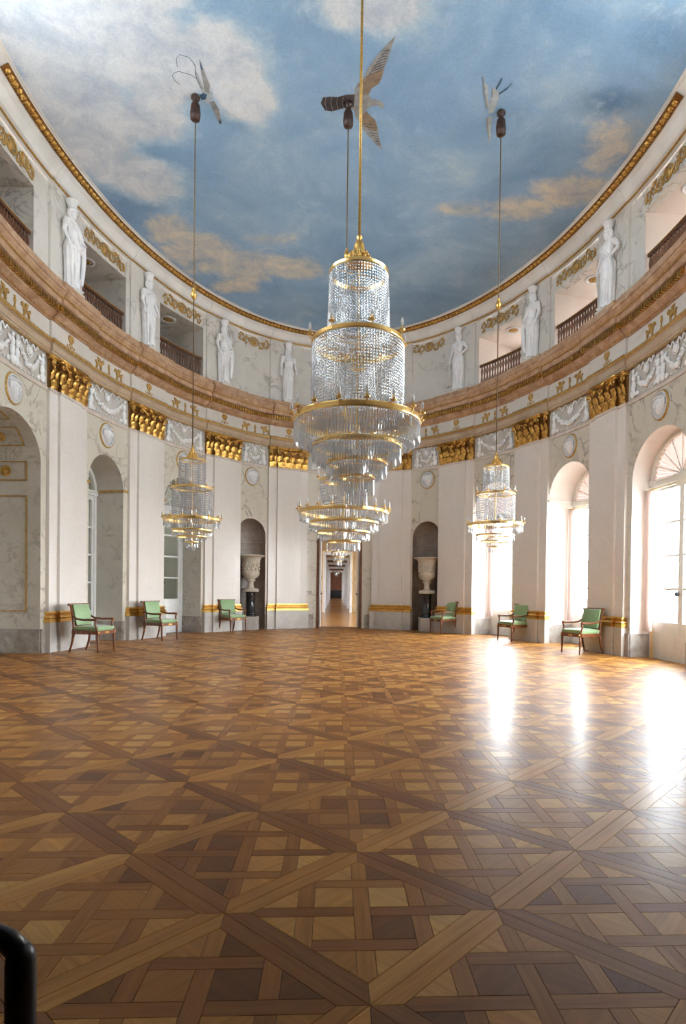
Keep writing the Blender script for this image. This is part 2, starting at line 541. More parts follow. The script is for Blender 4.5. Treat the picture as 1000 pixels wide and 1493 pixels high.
def ceiling_mat():
    m, n, b, out = mat_new('painted_sky_ceiling')
    t = nd(n, 'ShaderNodeTexCoord')
    big = nd(n, 'ShaderNodeTexNoise', i_Scale=0.55, i_Detail=9.0, i_Roughness=0.6, i_Distortion=0.5)
    fin = nd(n, 'ShaderNodeTexNoise', i_Scale=1.5, i_Detail=10.0, i_Roughness=0.68, i_Distortion=0.3)
    gr = nd(n, 'ShaderNodeTexNoise', i_Scale=26.0, i_Detail=4.0)
    for k in (big, fin, gr):
        n.links.new(t.outputs['Object'], k.inputs['Vector'])

    def blob(x, y, rx, ry, amp):
        s = nd(n, 'ShaderNodeVectorMath', operation='SUBTRACT')
        s.inputs[1].default_value = (x, y, 9.55)
        n.links.new(t.outputs['Object'], s.inputs[0])
        q = nd(n, 'ShaderNodeVectorMath', operation='MULTIPLY')
        q.inputs[1].default_value = (1 / rx, 1 / ry, 0)
        n.links.new(s.outputs[0], q.inputs[0])
        l = nd(n, 'ShaderNodeVectorMath', operation='LENGTH')
        n.links.new(q.outputs[0], l.inputs[0])
        mr = nd(n, 'ShaderNodeMapRange', interpolation_type='SMOOTHSTEP')
        mr.inputs['From Min'].default_value = 0.0
        mr.inputs['From Max'].default_value = 1.6
        mr.inputs['To Min'].default_value = amp
        mr.inputs['To Max'].default_value = 0.0
        n.links.new(l.outputs['Value'], mr.inputs['Value'])
        return mr.outputs[0]

    def total(lst):
        acc = None
        for a in lst:
            o = blob(*a)
            if acc is None:
                acc = o
            else:
                k = nd(n, 'ShaderNodeMath', operation='MAXIMUM')
                n.links.new(acc, k.inputs[0])
                n.links.new(o, k.inputs[1])
                acc = k.outputs[0]
        return acc

    white = total([(-4.3, 9.2, 1.3, 1.2, 1), (-3.2, 9.7, 1.1, 1.0, 1), (-4.5, 10.3, 1.0, 0.9, 1), (-3.6, 8.4, 1.4, 1.0, 1), (-3.6, 10.9, 0.8, 0.7, .9), (-2.2, 9.7, 0.9, 0.7, 1), (-1.75, 10.4, 0.5, 0.6, .9),
                   (-4.7, 11.3, 0.9, 1.3, 1), (-4.1, 12.4, 0.8, 0.8, 1), (0.3, 8.7, 0.9, 0.5, .9), (-4.8, 7, 1.6, 2.0, 1),
                   (2.5, 4.5, 2, 1.4, .9), (-1.5, 5, 1.8, 1.3, .9)])
    peach = total([(-3.5, 15.1, 1.0, 1.1, 1), (-2.5, 15.7, 1.0, 0.9, 1), (-1.3, 15.7, 0.9, 0.7, 1), (-2.9, 16.6, 0.8, 0.6, .9), (-4.0, 14.2, 0.7, 0.7, .9),
                   (2.6, 13.1, 0.7, 0.35, .75), (3.6, 12.9, 0.9, 0.5, .85), (4.5, 12.2, 0.9, 0.6, .85), (4.85, 10.9, 0.6, 0.9, .8),
                   (-1.9, 14.5, 0.8, 0.3, .5)])
    deep = total([(4.4, 10.0, 1.0, 0.6, 1), (4.7, 8.8, 1.2, 1.0, .9), (4.2, 11.8, 0.9, 0.4, .8), (-4.3, 13.3, 0.7, 0.4, .8), (3.6, 15.4, 1.2, 0.9, .7),
                   (0.2, 17.8, 2.6, 0.9, .8)])

    def mask(src, lo, hi):
        a = nd(n, 'ShaderNodeMath', operation='MULTIPLY_ADD', i_1=1.1, i_2=-0.55)
        n.links.new(fin.outputs[0], a.inputs[0])
        ad = nd(n, 'ShaderNodeMath', operation='MULTIPLY_ADD', i_1=0.9)
        n.links.new(src, ad.inputs[0])
        n.links.new(a.outputs[0], ad.inputs[2])
        a2 = nd(n, 'ShaderNodeMath', operation='MULTIPLY_ADD', i_1=0.9, i_2=-0.45)
        n.links.new(big.outputs[0], a2.inputs[0])
        ad2 = nd(n, 'ShaderNodeMath', operation='ADD')
        n.links.new(ad.outputs[0], ad2.inputs[0])
        n.links.new(a2.outputs[0], ad2.inputs[1])
        mr = nd(n, 'ShaderNodeMapRange', interpolation_type='SMOOTHSTEP')
        mr.inputs['From Min'].default_value = lo
        mr.inputs['From Max'].default_value = hi
        n.links.new(ad2.outputs[0], mr.inputs['Value'])
        return mr.outputs[0]

    rs = ramp(n, [(0.3, (0.23, 0.40, 0.66)), (0.5, (0.32, 0.51, 0.76)), (0.7, (0.44, 0.62, 0.83))])
    n.links.new(big.outputs[0], rs.inputs[0])
    c = rs.outputs[0]
    c = mixc(n, c, (0.10, 0.22, 0.42), mask(deep, 0.45, 1.15))
    c = mixc(n, c, (0.46, 0.64, 0.82), mask(white, 0.02, 0.36))
    rw = ramp(n, [(0.33, (0.50, 0.60, 0.75)), (0.60, (0.78, 0.84, 0.93))])
    n.links.new(fin.outputs[0], rw.inputs[0])
    c = mixc(n, c, rw.outputs[0], mask(white, 0.2, 0.55))
    rq = ramp(n, [(0.34, (0.40, 0.50, 0.62)), (0.62, (0.80, 0.77, 0.71))])
    n.links.new(fin.outputs[0], rq.inputs[0])
    c = mixc(n, c, rq.outputs[0], mask(peach, 0.2, 0.66))
    rg = ramp(n, [(0.3, (0.93, 0.93, 0.93)), (0.7, (1.06, 1.06, 1.06))])
    n.links.new(gr.outputs[0], rg.inputs[0])
    c = mixc(n, c, rg.outputs[0], 1.0, 'MULTIPLY')
    n.links.new(c, b.inputs['Base Color'])
    b.inputs['Roughness'].default_value = 0.8
    b.inputs['Specular IOR Level'].default_value = 0.2
    return m

M['ceiling'] = ceiling_mat()

# ================================================================== STRUCTURE
PIL = [1.70, 4.00, 6.90, 9.80]          # pilaster axes along the wall, both sides of the far door
PH, PHH = 0.375, 0.655                  # half widths: shaft, shaft with its flanking strips
ZCAP, ZARC, ZFRI, ZCOR, ZATT = 5.07, 5.72, 6.04, 6.38, 7.02

def on_pil(s):
    a = abs(s)
    return any(abs(a - q) <= PHH + 1e-6 for q in PIL)

class Op:                               # an opening in the wall
    def __init__(o, c, h, spring, rise, z0=0.0, depth=0.75):
        o.c, o.h, o.spring, o.rise, o.z0, o.depth = c, h, spring, rise, z0, depth

    def top(o, s):
        u = (s - o.c) / o.h
        return o.spring + o.rise * math.sqrt(max(0.0, 1 - u * u)) if o.rise else o.spring

    def samples(o, n=18):
        if not o.rise:
            return [o.c - o.h, o.c, o.c + o.h]
        return [o.c - o.h * math.cos(math.pi * k / n) for k in range(n + 1)]

def sheet(s0, s1, z0, z1, p, ops, step=0.25):
    ss = set(np.round(np.arange(s0, s1, step), 5)) | {round(s1, 5), round(s0, 5)}
    ops = [o for o in ops if s0 - 1e-6 <= o.c - o.h and o.c + o.h <= s1 + 1e-6]
    for o in ops:
        ss |= set(round(x, 5) for x in o.samples())
    ss = sorted(ss)
    mb = MB()
    for a, b in zip(ss[:-1], ss[1:]):
        if b - a < 1e-4:
            continue
        mid = (a + b) / 2
        o = next((o for o in ops if abs(mid - o.c) < o.h), None)
        if o is None:
            mb.add([(a, p, z0), (b, p, z0), (b, p, z1), (a, p, z1)], [(0, 1, 2, 3)])
        else:
            mb.add([(a, p, o.top(a)), (b, p, o.top(b)), (b, p, z1), (a, p, z1)], [(0, 1, 2, 3)])
            if o.z0 > z0:
                mb.add([(a, p, z0), (b, p, z0), (b, p, o.z0), (a, p, o.z0)], [(0, 1, 2, 3)])
    return mb

def reveal(o, p0, p1):
    mb = MB()
    if o.rise:
        pts = [(s, o.top(s)) for s in o.samples(24)]
    else:
        pts = [(o.c - o.h, o.spring), (o.c, o.spring), (o.c + o.h, o.spring)]
    prof = [(o.c - o.h, o.z0)] + pts + [(o.c + o.h, o.z0)]
    n = len(prof)
    mb.grid([(s, p0, z) for s, z in prof] + [(s, p1, z) for s, z in prof], n, 2)
    return mb

WIN_R = [Op(5.45, 0.80, 3.53, 0.80, depth=0.75), Op(8.35, 0.80, 3.53, 0.80, depth=0.75), Op(11.55, 0.94, 3.48, 0.83, depth=0.42), Op(14.75, 0.80, 3.53, 0.80, depth=0.75)]  # last opening is unseen, added to bring daylight onto the chandelier
WIN_L = [Op(-5.45, 0.70, 3.56, 0.70, depth=0.75), Op(-8.35, 0.64, 3.56, 0.70, depth=0.75)]
ALC = Op(-11.55, 0.92, 3.60, 0.75, depth=1.45)
NICHE = [Op(2.90, 0.50, 2.92, 0.50), Op(-2.93, 0.50, 2.92, 0.50)]
DOORF = Op(0.0, 0.66, 3.12, 0.0, depth=0.5)

wall_right = sheet(1.70, 21.3, 0, 7.0, WP, WIN_R + [NICHE[0]]).build('wall_right', M['bay'], bend=True, kind='structure',
    label='curved veined marble wall on the bright window side', cat='wall')
wall_left = sheet(-21.3, -1.70, 0, 7.0, WP, WIN_L + [NICHE[1], ALC]).build('wall_left', M['bay'], bend=True, kind='structure',
    label='curved veined marble wall opposite the bright windows', cat='wall')
wall_far = sheet(-1.70, 1.70, 0, 7.0, WP, [DOORF]).build('wall_far', M['bay'], bend=True, kind='structure',
    label='curved marble wall around the far open doorway', cat='wall')
mbn = sheet(-SMAX, -21.3, 0, 7.0, WP, [Op(-SMAX + 1.09, 1.09, 4.52, 0)])
mbn.merge(sheet(21.3, SMAX, 0, 7.0, WP, [Op(SMAX - 1.09, 1.09, 4.52, 0)]))
wall_near = mbn.build('wall_near', M['bay'], bend=True, kind='structure', label='curved marble wall round the near doorway', cat='wall')

def wall_of(s):
    return wall_far if abs(s) <= 1.2 else (wall_right if s > 0 else wall_left)

# --- reveals of the openings
for i_, o in enumerate(WIN_R):
    reveal(o, WP, -0.62 if i_ == 2 else -1.06).build('window_reveal', M['revealr'], wall_right, bend=True)
# the garden door sits in a wide outer embrasure
wide = Op(11.45, 2.15, 5.2, 0.0, depth=0.42)
sheet(9.30, 13.60, -0.3, 5.2, -0.62, [WIN_R[2]]).build('outer_embrasure_wall', M['facade'], wall_right, bend=True)
reveal(wide, -0.62, -1.06).build('outer_embrasure', M['facade'], wall_right, bend=True)
for o in WIN_L:
    reveal(o, WP, -1.06).build('window_reveal', M['reveal'], wall_left, bend=True)

sheet(1.2, 21.2, -0.3, 6.95, -1.06, WIN_R[:2] + WIN_R[3:] + [wide]).build('facade', M['facade'], wall_right, bend=True)
# --- alcove in the left wall: jambs, back wall, gilt panels and coffers
reveal(ALC, WP, WP - ALC.depth).build('alcove_lining', M['reveal'], wall_left, bend=True)
sheet(ALC.c - ALC.h, ALC.c + ALC.h, 0, 4.4, WP - ALC.depth, []).build('alcove_back', M['reveal'], wall_left, bend=True)
js = ALC.c + ALC.h
MB().box(js - 0.02, js + 0.004, WP - ALC.depth, WP - 0.005, 0, 0.46).build('alcove_plinth', M['plinth'], wall_left, bend=True)

def jamb_frame(p0, p1, z0, z1, w=0.022, t=0.02):
    mb = MB()
    for a, b, c, d in ((p0, p1, z0, z0 + w), (p0, p1, z1 - w, z1), (p0, p0 + w, z0, z1), (p1 - w, p1, z0, z1)):
        mb.box(js - t, js + 0.003, a, b, c, d)
    return mb
jamb_frame(-1.20, -0.38, 0.79, 2.99).build('gilt_panel_frame', M['golddull'], wall_left, bend=True)
jamb_frame(-1.20, -0.38, 3.27, 3.64).build('gilt_panel_frame', M['golddull'], wall_left, bend=True)
mb = MB()
for k in range(14):
    w = 2 * math.pi * k / 14
    mb.ball((js - 0.012, -0.79 + 0.085 * math.cos(w), 3.455 + 0.085 * math.sin(w)), (0.014, 0.026, 0.026), 6, 4)
mb.ball((js - 0.015, -0.79, 3.455), (0.03, 0.06, 0.06), 8, 5)
mb.ball((js - 0.03, -0.79, 3.455), (0.03, 0.025, 0.025), 6, 4)
mb.build('gilt_rosette', M['gold'], wall_left, bend=True, smooth=True)
# coffers following the vault
def vault(a, p, off):
    s = ALC.c + (ALC.h - off) * math.cos(a)
    return (s, p, ALC.spring + (ALC.rise - off) * math.sin(a))
for a0, a1 in ((0.42, 0.92), (1.15, 1.75)):
    mb = MB()
    w = 0.03
    for (aa, ab, pa, pb) in ((a0, a1, -1.20, -1.18), (a0, a1, -0.40, -0.38), (a0, a0 + w, -1.20, -0.38), (a1 - w, a1, -1.20, -0.38)):
        n = 8
        pts = []
        for k in range(n + 1):
            a = aa + (ab - aa) * k / n
            pts += [vault(a, pa, -0.003), vault(a, pb, -0.003), vault(a, pb, 0.02), vault(a, pa, 0.02)]
        mb.grid(pts, 4, n + 1, True)
    mb.build('gilt_coffer_frame', M['golddull'], wall_left, bend=True)
    am = (a0 + a1) / 2
    mb = MB()
    for k in range(14):
        w = 2 * math.pi * k / 14
        mb.ball(vault(am + 0.10 * math.sin(w), -0.79 + 0.085 * math.cos(w), 0.01), 0.024, 6, 4)
    mb.ball(vault(am, -0.79, 0.01), 0.05, 8, 5)
    mb.build('gilt_rosette', M['gold'], wall_left, bend=True, smooth=True)

# --- niches with half domes
for o in NICHE:
    mb = MB()
    n = 20
    rows = [(z, 1.0) for z in (0.0, 1.0, 2.0, o.spring)] + [(o.spring + 0.5 * math.sin(a), math.cos(a)) for a in np.linspace(0.12, 1.5, 9)]
    pts = []
    for z, k in rows:
        for i in range(n + 1):
            a = math.pi * i / n
            pts.append((o.c + 0.5 * math.cos(a) * k, WP - 0.46 * math.sin(a) * k, z))
    mb.grid(pts, n + 1, len(rows))
    wl = wall_of(o.c)
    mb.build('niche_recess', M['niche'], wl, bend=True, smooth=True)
    mb = MB()
    pr = [(o.c - o.h, 0.0)] + [(s, o.top(s)) for s in o.samples(20)] + [(o.c + o.h, 0.0)]
    pts = []
    for i, (s, z) in enumerate(pr):
        u = (s - o.c) / o.h
        k = 1.0 if z <= o.spring else 1.0
        cx, cz = o.c, min(z, o.spring)
        dx, dz = s - cx, z - cz
        l = math.hypot(dx, dz) or 1
        for g, pp in ((0.0, WP + 0.004), (0.0, WP + 0.022), (0.055, WP + 0.022), (0.055, WP - 0.002)):
            pts.append((s + dx / l * g, pp, z + dz / l * g))
    mb.grid(pts, 4, len(pr))
    mb.build('niche_surround', M['string'], wl, bend=True)
    mb = MB()
    pts = []
    for i in range(n + 1):
        a = math.pi * i / n
        for r_, z in ((0.5, 2.66), (0.47, 2.665), (0.47, 2.70), (0.5, 2.705)):
            pts.append((o.c + r_ * math.cos(a), WP - (r_ - 0.04) * math.sin(a), z))
    mb.grid(pts, 4, n + 1)
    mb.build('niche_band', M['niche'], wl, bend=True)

# --- floor
ell = MB()
nseg = 96
pts = []
for k in range(nseg):
    w = 2 * math.pi * k / nseg
    pts.append(((EA + 1.5) * math.sin(w), ZC + (EB + 1.2) * math.cos(w), -0.012))
ell.add(pts + [(a, b, -0.15) for a, b, c in pts], [tuple(range(nseg)), tuple(range(2 * nseg - 1, nseg - 1, -1))] +
        [(i, (i + 1) % nseg, nseg + (i + 1) % nseg, nseg + i) for i in range(nseg)])
floor = ell.build('floor', M['subfloor'], kind='structure', label='glossy honey brown parquet floor of the oval hall', cat='floor')

# parquet: square panels set diagonally, mitred borders, woven lattice with square fillets
HD = 0.548                              # half diagonal of a panel
def clip(poly, a, b, c):                # keep a*x+b*y<=c
    out = []
    for i in range(len(poly)):
        p, q = poly[i], poly[(i + 1) % len(poly)]
        fp, fq = a * p[0] + b * p[1] - c, a * q[0] + b * q[1] - c
        if fp <= 0:
            out.append(p)
        if fp * fq < 0:
            t = fp / (fp - fq)
            out.append((p[0] + t * (q[0] - p[0]), p[1] + t * (q[1] - p[1])))
    return out
def clip_dia(poly, d):
    for a, b in ((1, 1), (1, -1), (-1, 1), (-1, -1)):
        poly = clip(poly, a, b, d)
        if len(poly) < 3:
            return []
    return poly
def rect(x0, x1, y0, y1):
    return [(x0, y0), (x1, y0), (x1, y1), (x0, y1)]
PAT = []                                # (polygon, grain direction, kind)
BI = HD - 0.105
for k in range(4):
    a = math.pi / 2 * k
    c, s = round(math.cos(a)), round(math.sin(a))
    o1, o2 = (HD * c, HD * s), (-HD * s, HD * c)
    i1, i2 = (BI * c, BI * s), (-BI * s, BI * c)
    PAT.append(([o1, o2, i2, i1], math.atan2(o2[1] - o1[1], o2[0] - o1[0]), 'b%d' % (k % 2)))
LE, LW = 0.228, 0.034                   # lattice spacing and half width of a band
pos = [-LE, 0.0, LE]
edges = [-HD] + pos + [HD]
for i, x in enumerate(pos):             # vertical bands, cut where the other passes over
    run = [-HD]
    cuts = [(y - LW, y + LW) for j, y in enumerate(pos) if (i + j) % 2]
    segs, y0 = [], -HD
    for a, b in cuts:
        segs.append((y0, a)); y0 = b
    segs.append((y0, HD))
    for a, b in segs:
        PAT.append((clip_dia(rect(x - LW, x + LW, a, b), BI), math.pi / 2, 'v'))
for j, y in enumerate(pos):
    cuts = [(x - LW, x + LW) for i, x in enumerate(pos) if not (i + j) % 2]
    segs, x0 = [], -HD
    for a, b in cuts:
        segs.append((x0, a)); x0 = b
    segs.append((x0, HD))
    for a, b in segs:
        PAT.append((clip_dia(rect(a, b, y - LW, y + LW), BI), 0.0, 'h'))
lims = [(-HD, -LE - LW), (-LE + LW, -LW), (LW, LE - LW), (LE + LW, HD)]
for i, (a, b) in enumerate(lims):
    for j, (c, d) in enumerate(lims):
        q = clip_dia(rect(a, b, c, d), BI)
        if len(q) >= 3:
            PAT.append((q, math.pi / 4 if (i + j) % 2 else -math.pi / 4, 's'))
PAT = [(q, g, k) for q, g, k in PAT if len(q) >= 3]

def inset(poly, g):
    n = len(poly)
    A = sum(poly[i][0] * poly[(i + 1) % n][1] - poly[(i + 1) % n][0] * poly[i][1] for i in range(n))
    sg = 1 if A > 0 else -1
    lines = []
    for i in range(n):
        p, q = poly[i], poly[(i + 1) % n]
        l = math.hypot(q[0] - p[0], q[1] - p[1])
        if l < 1e-6:
            continue
        nx, ny = -(q[1] - p[1]) / l * sg, (q[0] - p[0]) / l * sg
        lines.append((p[0] + nx * g, p[1] + ny * g, q[0] - p[0], q[1] - p[1]))
    out = []
    m = len(lines)
    for i in range(m):
        x1, y1, a1, b1 = lines[i - 1]
        x2, y2, a2, b2 = lines[i]
        det = a1 * b2 - b1 * a2
        if abs(det) < 1e-9:
            continue
        t = ((x2 - x1) * b2 - (y2 - y1) * a2) / det
        out.append((x1 + t * a1, y1 + t * b1))
    return out

pieces = []
rngf = random.Random(3)
OX, OY = -0.02, 2.96
for i in range(-24, 25):
    for j in range(-8, 40):
        if (i + j) % 2:
            continue
        px, py = OX + i * HD, OY + j * HD + HD
        if not -0.2 < py < 21.5:
            continue
        e = (px / (EA + 0.55)) ** 2 + ((py - ZC) / (EB + 0.4)) ** 2
        if e > 1.02 and not (abs(px) < 1.3 and py < 3):
            continue
        # panels keep clear of the room beyond the far door
        base = rngf.uniform(-0.07, 0.07)
        for q, g, kd in PAT:
            tone = {'b0': 0.30, 'b1': 0.72, 'v': 0.52, 'h': 0.42, 's': 0.62}[kd] + base  # border strips: sheen by grain direction is painted into their tone
            tone += rngf.uniform(-0.10, 0.10) if kd != 's' else rngf.choice((-0.38, -0.1, 0.08, 0.16, 0.25)) + rngf.uniform(-0.08, 0.08)
            pieces.append(([(px + x, py + y) for x, y in q], g, min(1, max(0, tone)), kd))
scored = []
for idx, (q, g, t, kd) in enumerate(pieces):
    cx = sum(a for a, b in q) / len(q)
    cy = sum(b for a, b in q) / len(q)
    if cy < 0.6:
        continue
    pp = [project((a, b, 0)) for a, b in q]
    if any(w < 0.3 for *_, w in pp):
        continue
    xs = [min(1000, max(0, p[0])) for p in pp]
    ys = [min(1493, max(0, p[1])) for p in pp]
    ar = abs(sum(xs[k] * ys[(k + 1) % len(q)] - xs[(k + 1) % len(q)] * ys[k] for k in range(len(q)))) / 2
    scored.append((ar, idx))
scored.sort(reverse=True)
single = set(i for a, i in scored[:300])

def piece_geo(q):
    t = inset(q, 0.0013)
    lo = inset(q, 0.0002)
    if len(t) != len(lo) or len(t) < 3:
        t = lo = q
    n = len(t)
    vs = [(a, b, 0.0) for a, b in t] + [(a, b, -0.004) for a, b in lo]
    fs = [tuple(range(n))] + [(n + i, n + (i + 1) % n, (i + 1) % n, i) for i in range(n)]
    return vs, fs

def parquet_mesh(name, lst):
    vs, fs, tones, uvs = [], [], [], []
    for q, g, tone, kd in lst:
        v, f = piece_geo(q)
        o = len(vs)
        cg, sg = math.cos(g), math.sin(g)
        ou, ov = rngf.uniform(0, 50), rngf.uniform(0, 50)
        if sum(v[i][0] * v[(i + 1) % len(q)][1] - v[(i + 1) % len(q)][0] * v[i][1] for i in range(len(f[0]))
               if len(f[0]) == len(q)) < 0:
            f = [tuple(reversed(x)) for x in f]
        vs += v
        for x in f:
            fs.append(tuple(a + o for a in x))
            tones.append(tone)
            for a in x:
                X, Y, Z = v[a]
                uvs += [X * cg + Y * sg + ou, -X * sg + Y * cg + ov]
    me = bpy.data.meshes.new(name)
    me.from_pydata(vs, [], fs)
    at = me.attributes.new('tone', 'FLOAT', 'FACE')
    at.data.foreach_set('value', tones)
    ul = me.uv_layers.new(name='UVMap')
    ul.data.foreach_set('uv', uvs)
    me.update()
    return me
for i in sorted(single):
    link('parquet_block' if pieces[i][3] == 's' else 'parquet_strip', parquet_mesh('parquet_piece', [pieces[i]]), M['floor'], floor)
link('parquet_field', parquet_mesh('parquet_field', [p for i, p in enumerate(pieces) if i not in single]), M['floor'], floor, kind='stuff')

# --- ceiling
CZ0, CZ1, CP = 9.43, 9.62, 0.36
mb = MB()
nr, na = 14, 160
pts = []
for j in range(nr + 1):
    r_ = 1 - j / nr * 0.999
    for k in range(na):
        w = 2 * math.pi * k / na
        x, y = (EA - CP) * math.sin(w), (EB - CP) * math.cos(w)
        pts.append((x * r_, ZC + y * r_, CZ0 + (CZ1 - CZ0) * (1 - r_ * r_)))
mb.grid(pts, na, nr + 1, True)
ceiling = mb.build('ceiling', M['ceiling'], smooth=True, fix=False, kind='structure', label='ceiling painted as a cloudy blue sky', cat='ceiling')
def ceil_z(x, y):
    q = (x / (EA - CP)) ** 2 + ((y - ZC) / (EB - CP)) ** 2
    return CZ0 + (CZ1 - CZ0) * max(0, 1 - q)
# roof slab keeps daylight out above the cove
mb = MB()
mb.box(-7.4, 7.4, 0.4, 21.3, 9.75, 9.85)
mb.build('roof_slab', M['dark'], kind='structure', label='roof slab over the oval hall', cat='roof')

# --- swept mouldings
JOG = sorted(set([round(sg * (q + e * PHH) + d, 4) for q in PIL for e in (-1, 1) for d in (-0.002, 0.002) for sg in (-1, 1)]))
SL = sorted(set(np.round(np.arange(-SMAX, SMAX, 0.2), 4)) | {round(SMAX, 4)} | set(JOG))
def sweep(prof, jog=0.05, sl=None):
    sl = SL if sl is None else sl
    pts = []
    for s in sl:
        d = jog if on_pil(s) else 0.0
        for p, z in prof:
            pts.append((s, p + d, z))
    return MB().grid(pts, len(prof), len(sl))
VIS = [s for s in SL if abs(s) < 12.8]

trim_1 = sweep([(WP - .02, 5.72), (-0.06, 5.72), (-0.06, 5.80), (-0.045, 5.81), (-0.045, 5.93), (-0.02, 5.945), (-0.015, 6.04), (WP, 6.045)]).build(
    'trim_1', M['architrave'], bend=True, kind='structure', label='pinkish brown marble architrave above the capitals', cat='moulding')
trim_2 = sweep([(WP - .02, 6.04), (-0.07, 6.04), (-0.07, 6.37), (WP, 6.375)]).build(
    'trim_2', M['frieze'], bend=True, kind='structure', label='pale frieze with gilt griffins and pine cones', cat='frieze')
trim_3 = sweep([(-0.07, 6.37), (-0.03, 6.38), (-0.02, 6.43), (0.05, 6.49), (0.07, 6.50), (0.07, 6.53), (0.09, 6.54), (0.09, 6.645), (0.15, 6.66), (0.17, 6.67),
                (0.17, 6.77), (0.205, 6.78), (0.205, 6.80), (0.215, 6.805), (0.215, 6.825), (0.235, 6.845), (0.25, 6.88), (0.25, 6.895), (0.27, 6.90), (0.27, 6.915), (0.27, 6.96), (0.21, 7.0), (0.20, 7.0), (0.20, 7.10), (-0.14, 7.11)]).build(
    'trim_3', M['cornice'], bend=True, kind='structure', label='heavy reddish brown marble cornice round the hall', cat='cornice')
trim_4 = sweep([(-0.10, 9.03), (-0.03, 9.05), (-0.02, 9.085), (0.03, 9.11), (0.07, 9.16), (0.13, 9.25), (0.20, 9.305), (0.22, 9.32), (0.24, 9.335), (0.34, 9.40), (0.345, 9.415), (0.39, 9.425), (0.39, 9.45)], jog=0.015).build(
    'trim_4', M['cove'], bend=True, kind='structure', label='pale cove moulding below the painted ceiling', cat='moulding')
trim_5 = sweep([(WP - 0.02, 5.02), (WP + 0.025, 5.03), (WP + 0.03, 5.085), (WP + 0.02, 5.10), (WP - .02, 5.10)], jog=0.0).build(
    'trim_5', M['string'], bend=True, kind='structure', label='thin pinkish string course under the garland reliefs', cat='moulding')

sweep([(-0.058, 5.715), (-0.050, 5.712), (-0.045, 5.722), (-0.050, 5.733), (-0.06, 5.733)], sl=VIS).build('gilt_fillet', M['golddull'], trim_1, bend=True)
sweep([(-0.02, 5.955), (0.000, 5.965), (0.008, 5.99), (0.000, 6.015), (-0.02, 6.02)], sl=VIS).build('gilt_band', M['golddull'], trim_1, bend=True)
sweep([(0.165, 6.775), (0.212, 6.778), (0.216, 6.79), (0.212, 6.802), (0.2, 6.804)], sl=VIS).build('gilt_fillet', M['golddull'], trim_3, bend=True)
sweep([(-0.035, 9.045), (-0.012, 9.05), (-0.008, 9.065), (-0.014, 9.085), (-0.03, 9.085)], jog=0.015, sl=VIS).build('gilt_fillet', M['golddull'], trim_4, bend=True)

def row(step, fn, lim=12.6):
    mb = MB()
    k = int(lim / step)
    for i in range(-k, k + 1):
        s = i * step
        fn(mb, s, 0.05 if on_pil(s) else 0.0)
    return mb
row(0.052, lambda mb, s, d: mb.octa((s, -0.012 + d, 6.405), 0.018, 0.018)).build('bead_course', M['gold'], trim_3, bend=True, kind='stuff')
row(0.052, lambda mb, s, d: mb.octa((s, -0.045 + d, 5.745), 0.013, 0.013)).build('bead_course', M['golddull'], trim_1, bend=True, kind='stuff')
row(0.085, lambda mb, s, d: mb.box(s - 0.027, s + 0.027, 0.08 + d, 0.158 + d, 6.535, 6.635)).build('gilt_dentils', M['gold'], trim_3, bend=True, kind='stuff')
def egg(mb, s, d):
    mb.ball((s, 0.275, 9.355), (0.050, 0.055, 0.052), 10, 6)
    mb.box(s + 0.060, s + 0.072, 0.235, 0.32, 9.31, 9.38)
sweep([(0.215, 9.318), (0.225, 9.305), (0.345, 9.385), (0.335, 9.405)], jog=0, sl=VIS).build('gilt_egg_bed', M['goldshade'], trim_4, bend=True)
row(0.132, egg).build('egg_and_dart', M['gold'], trim_4, bend=True, smooth=True, kind='stuff')

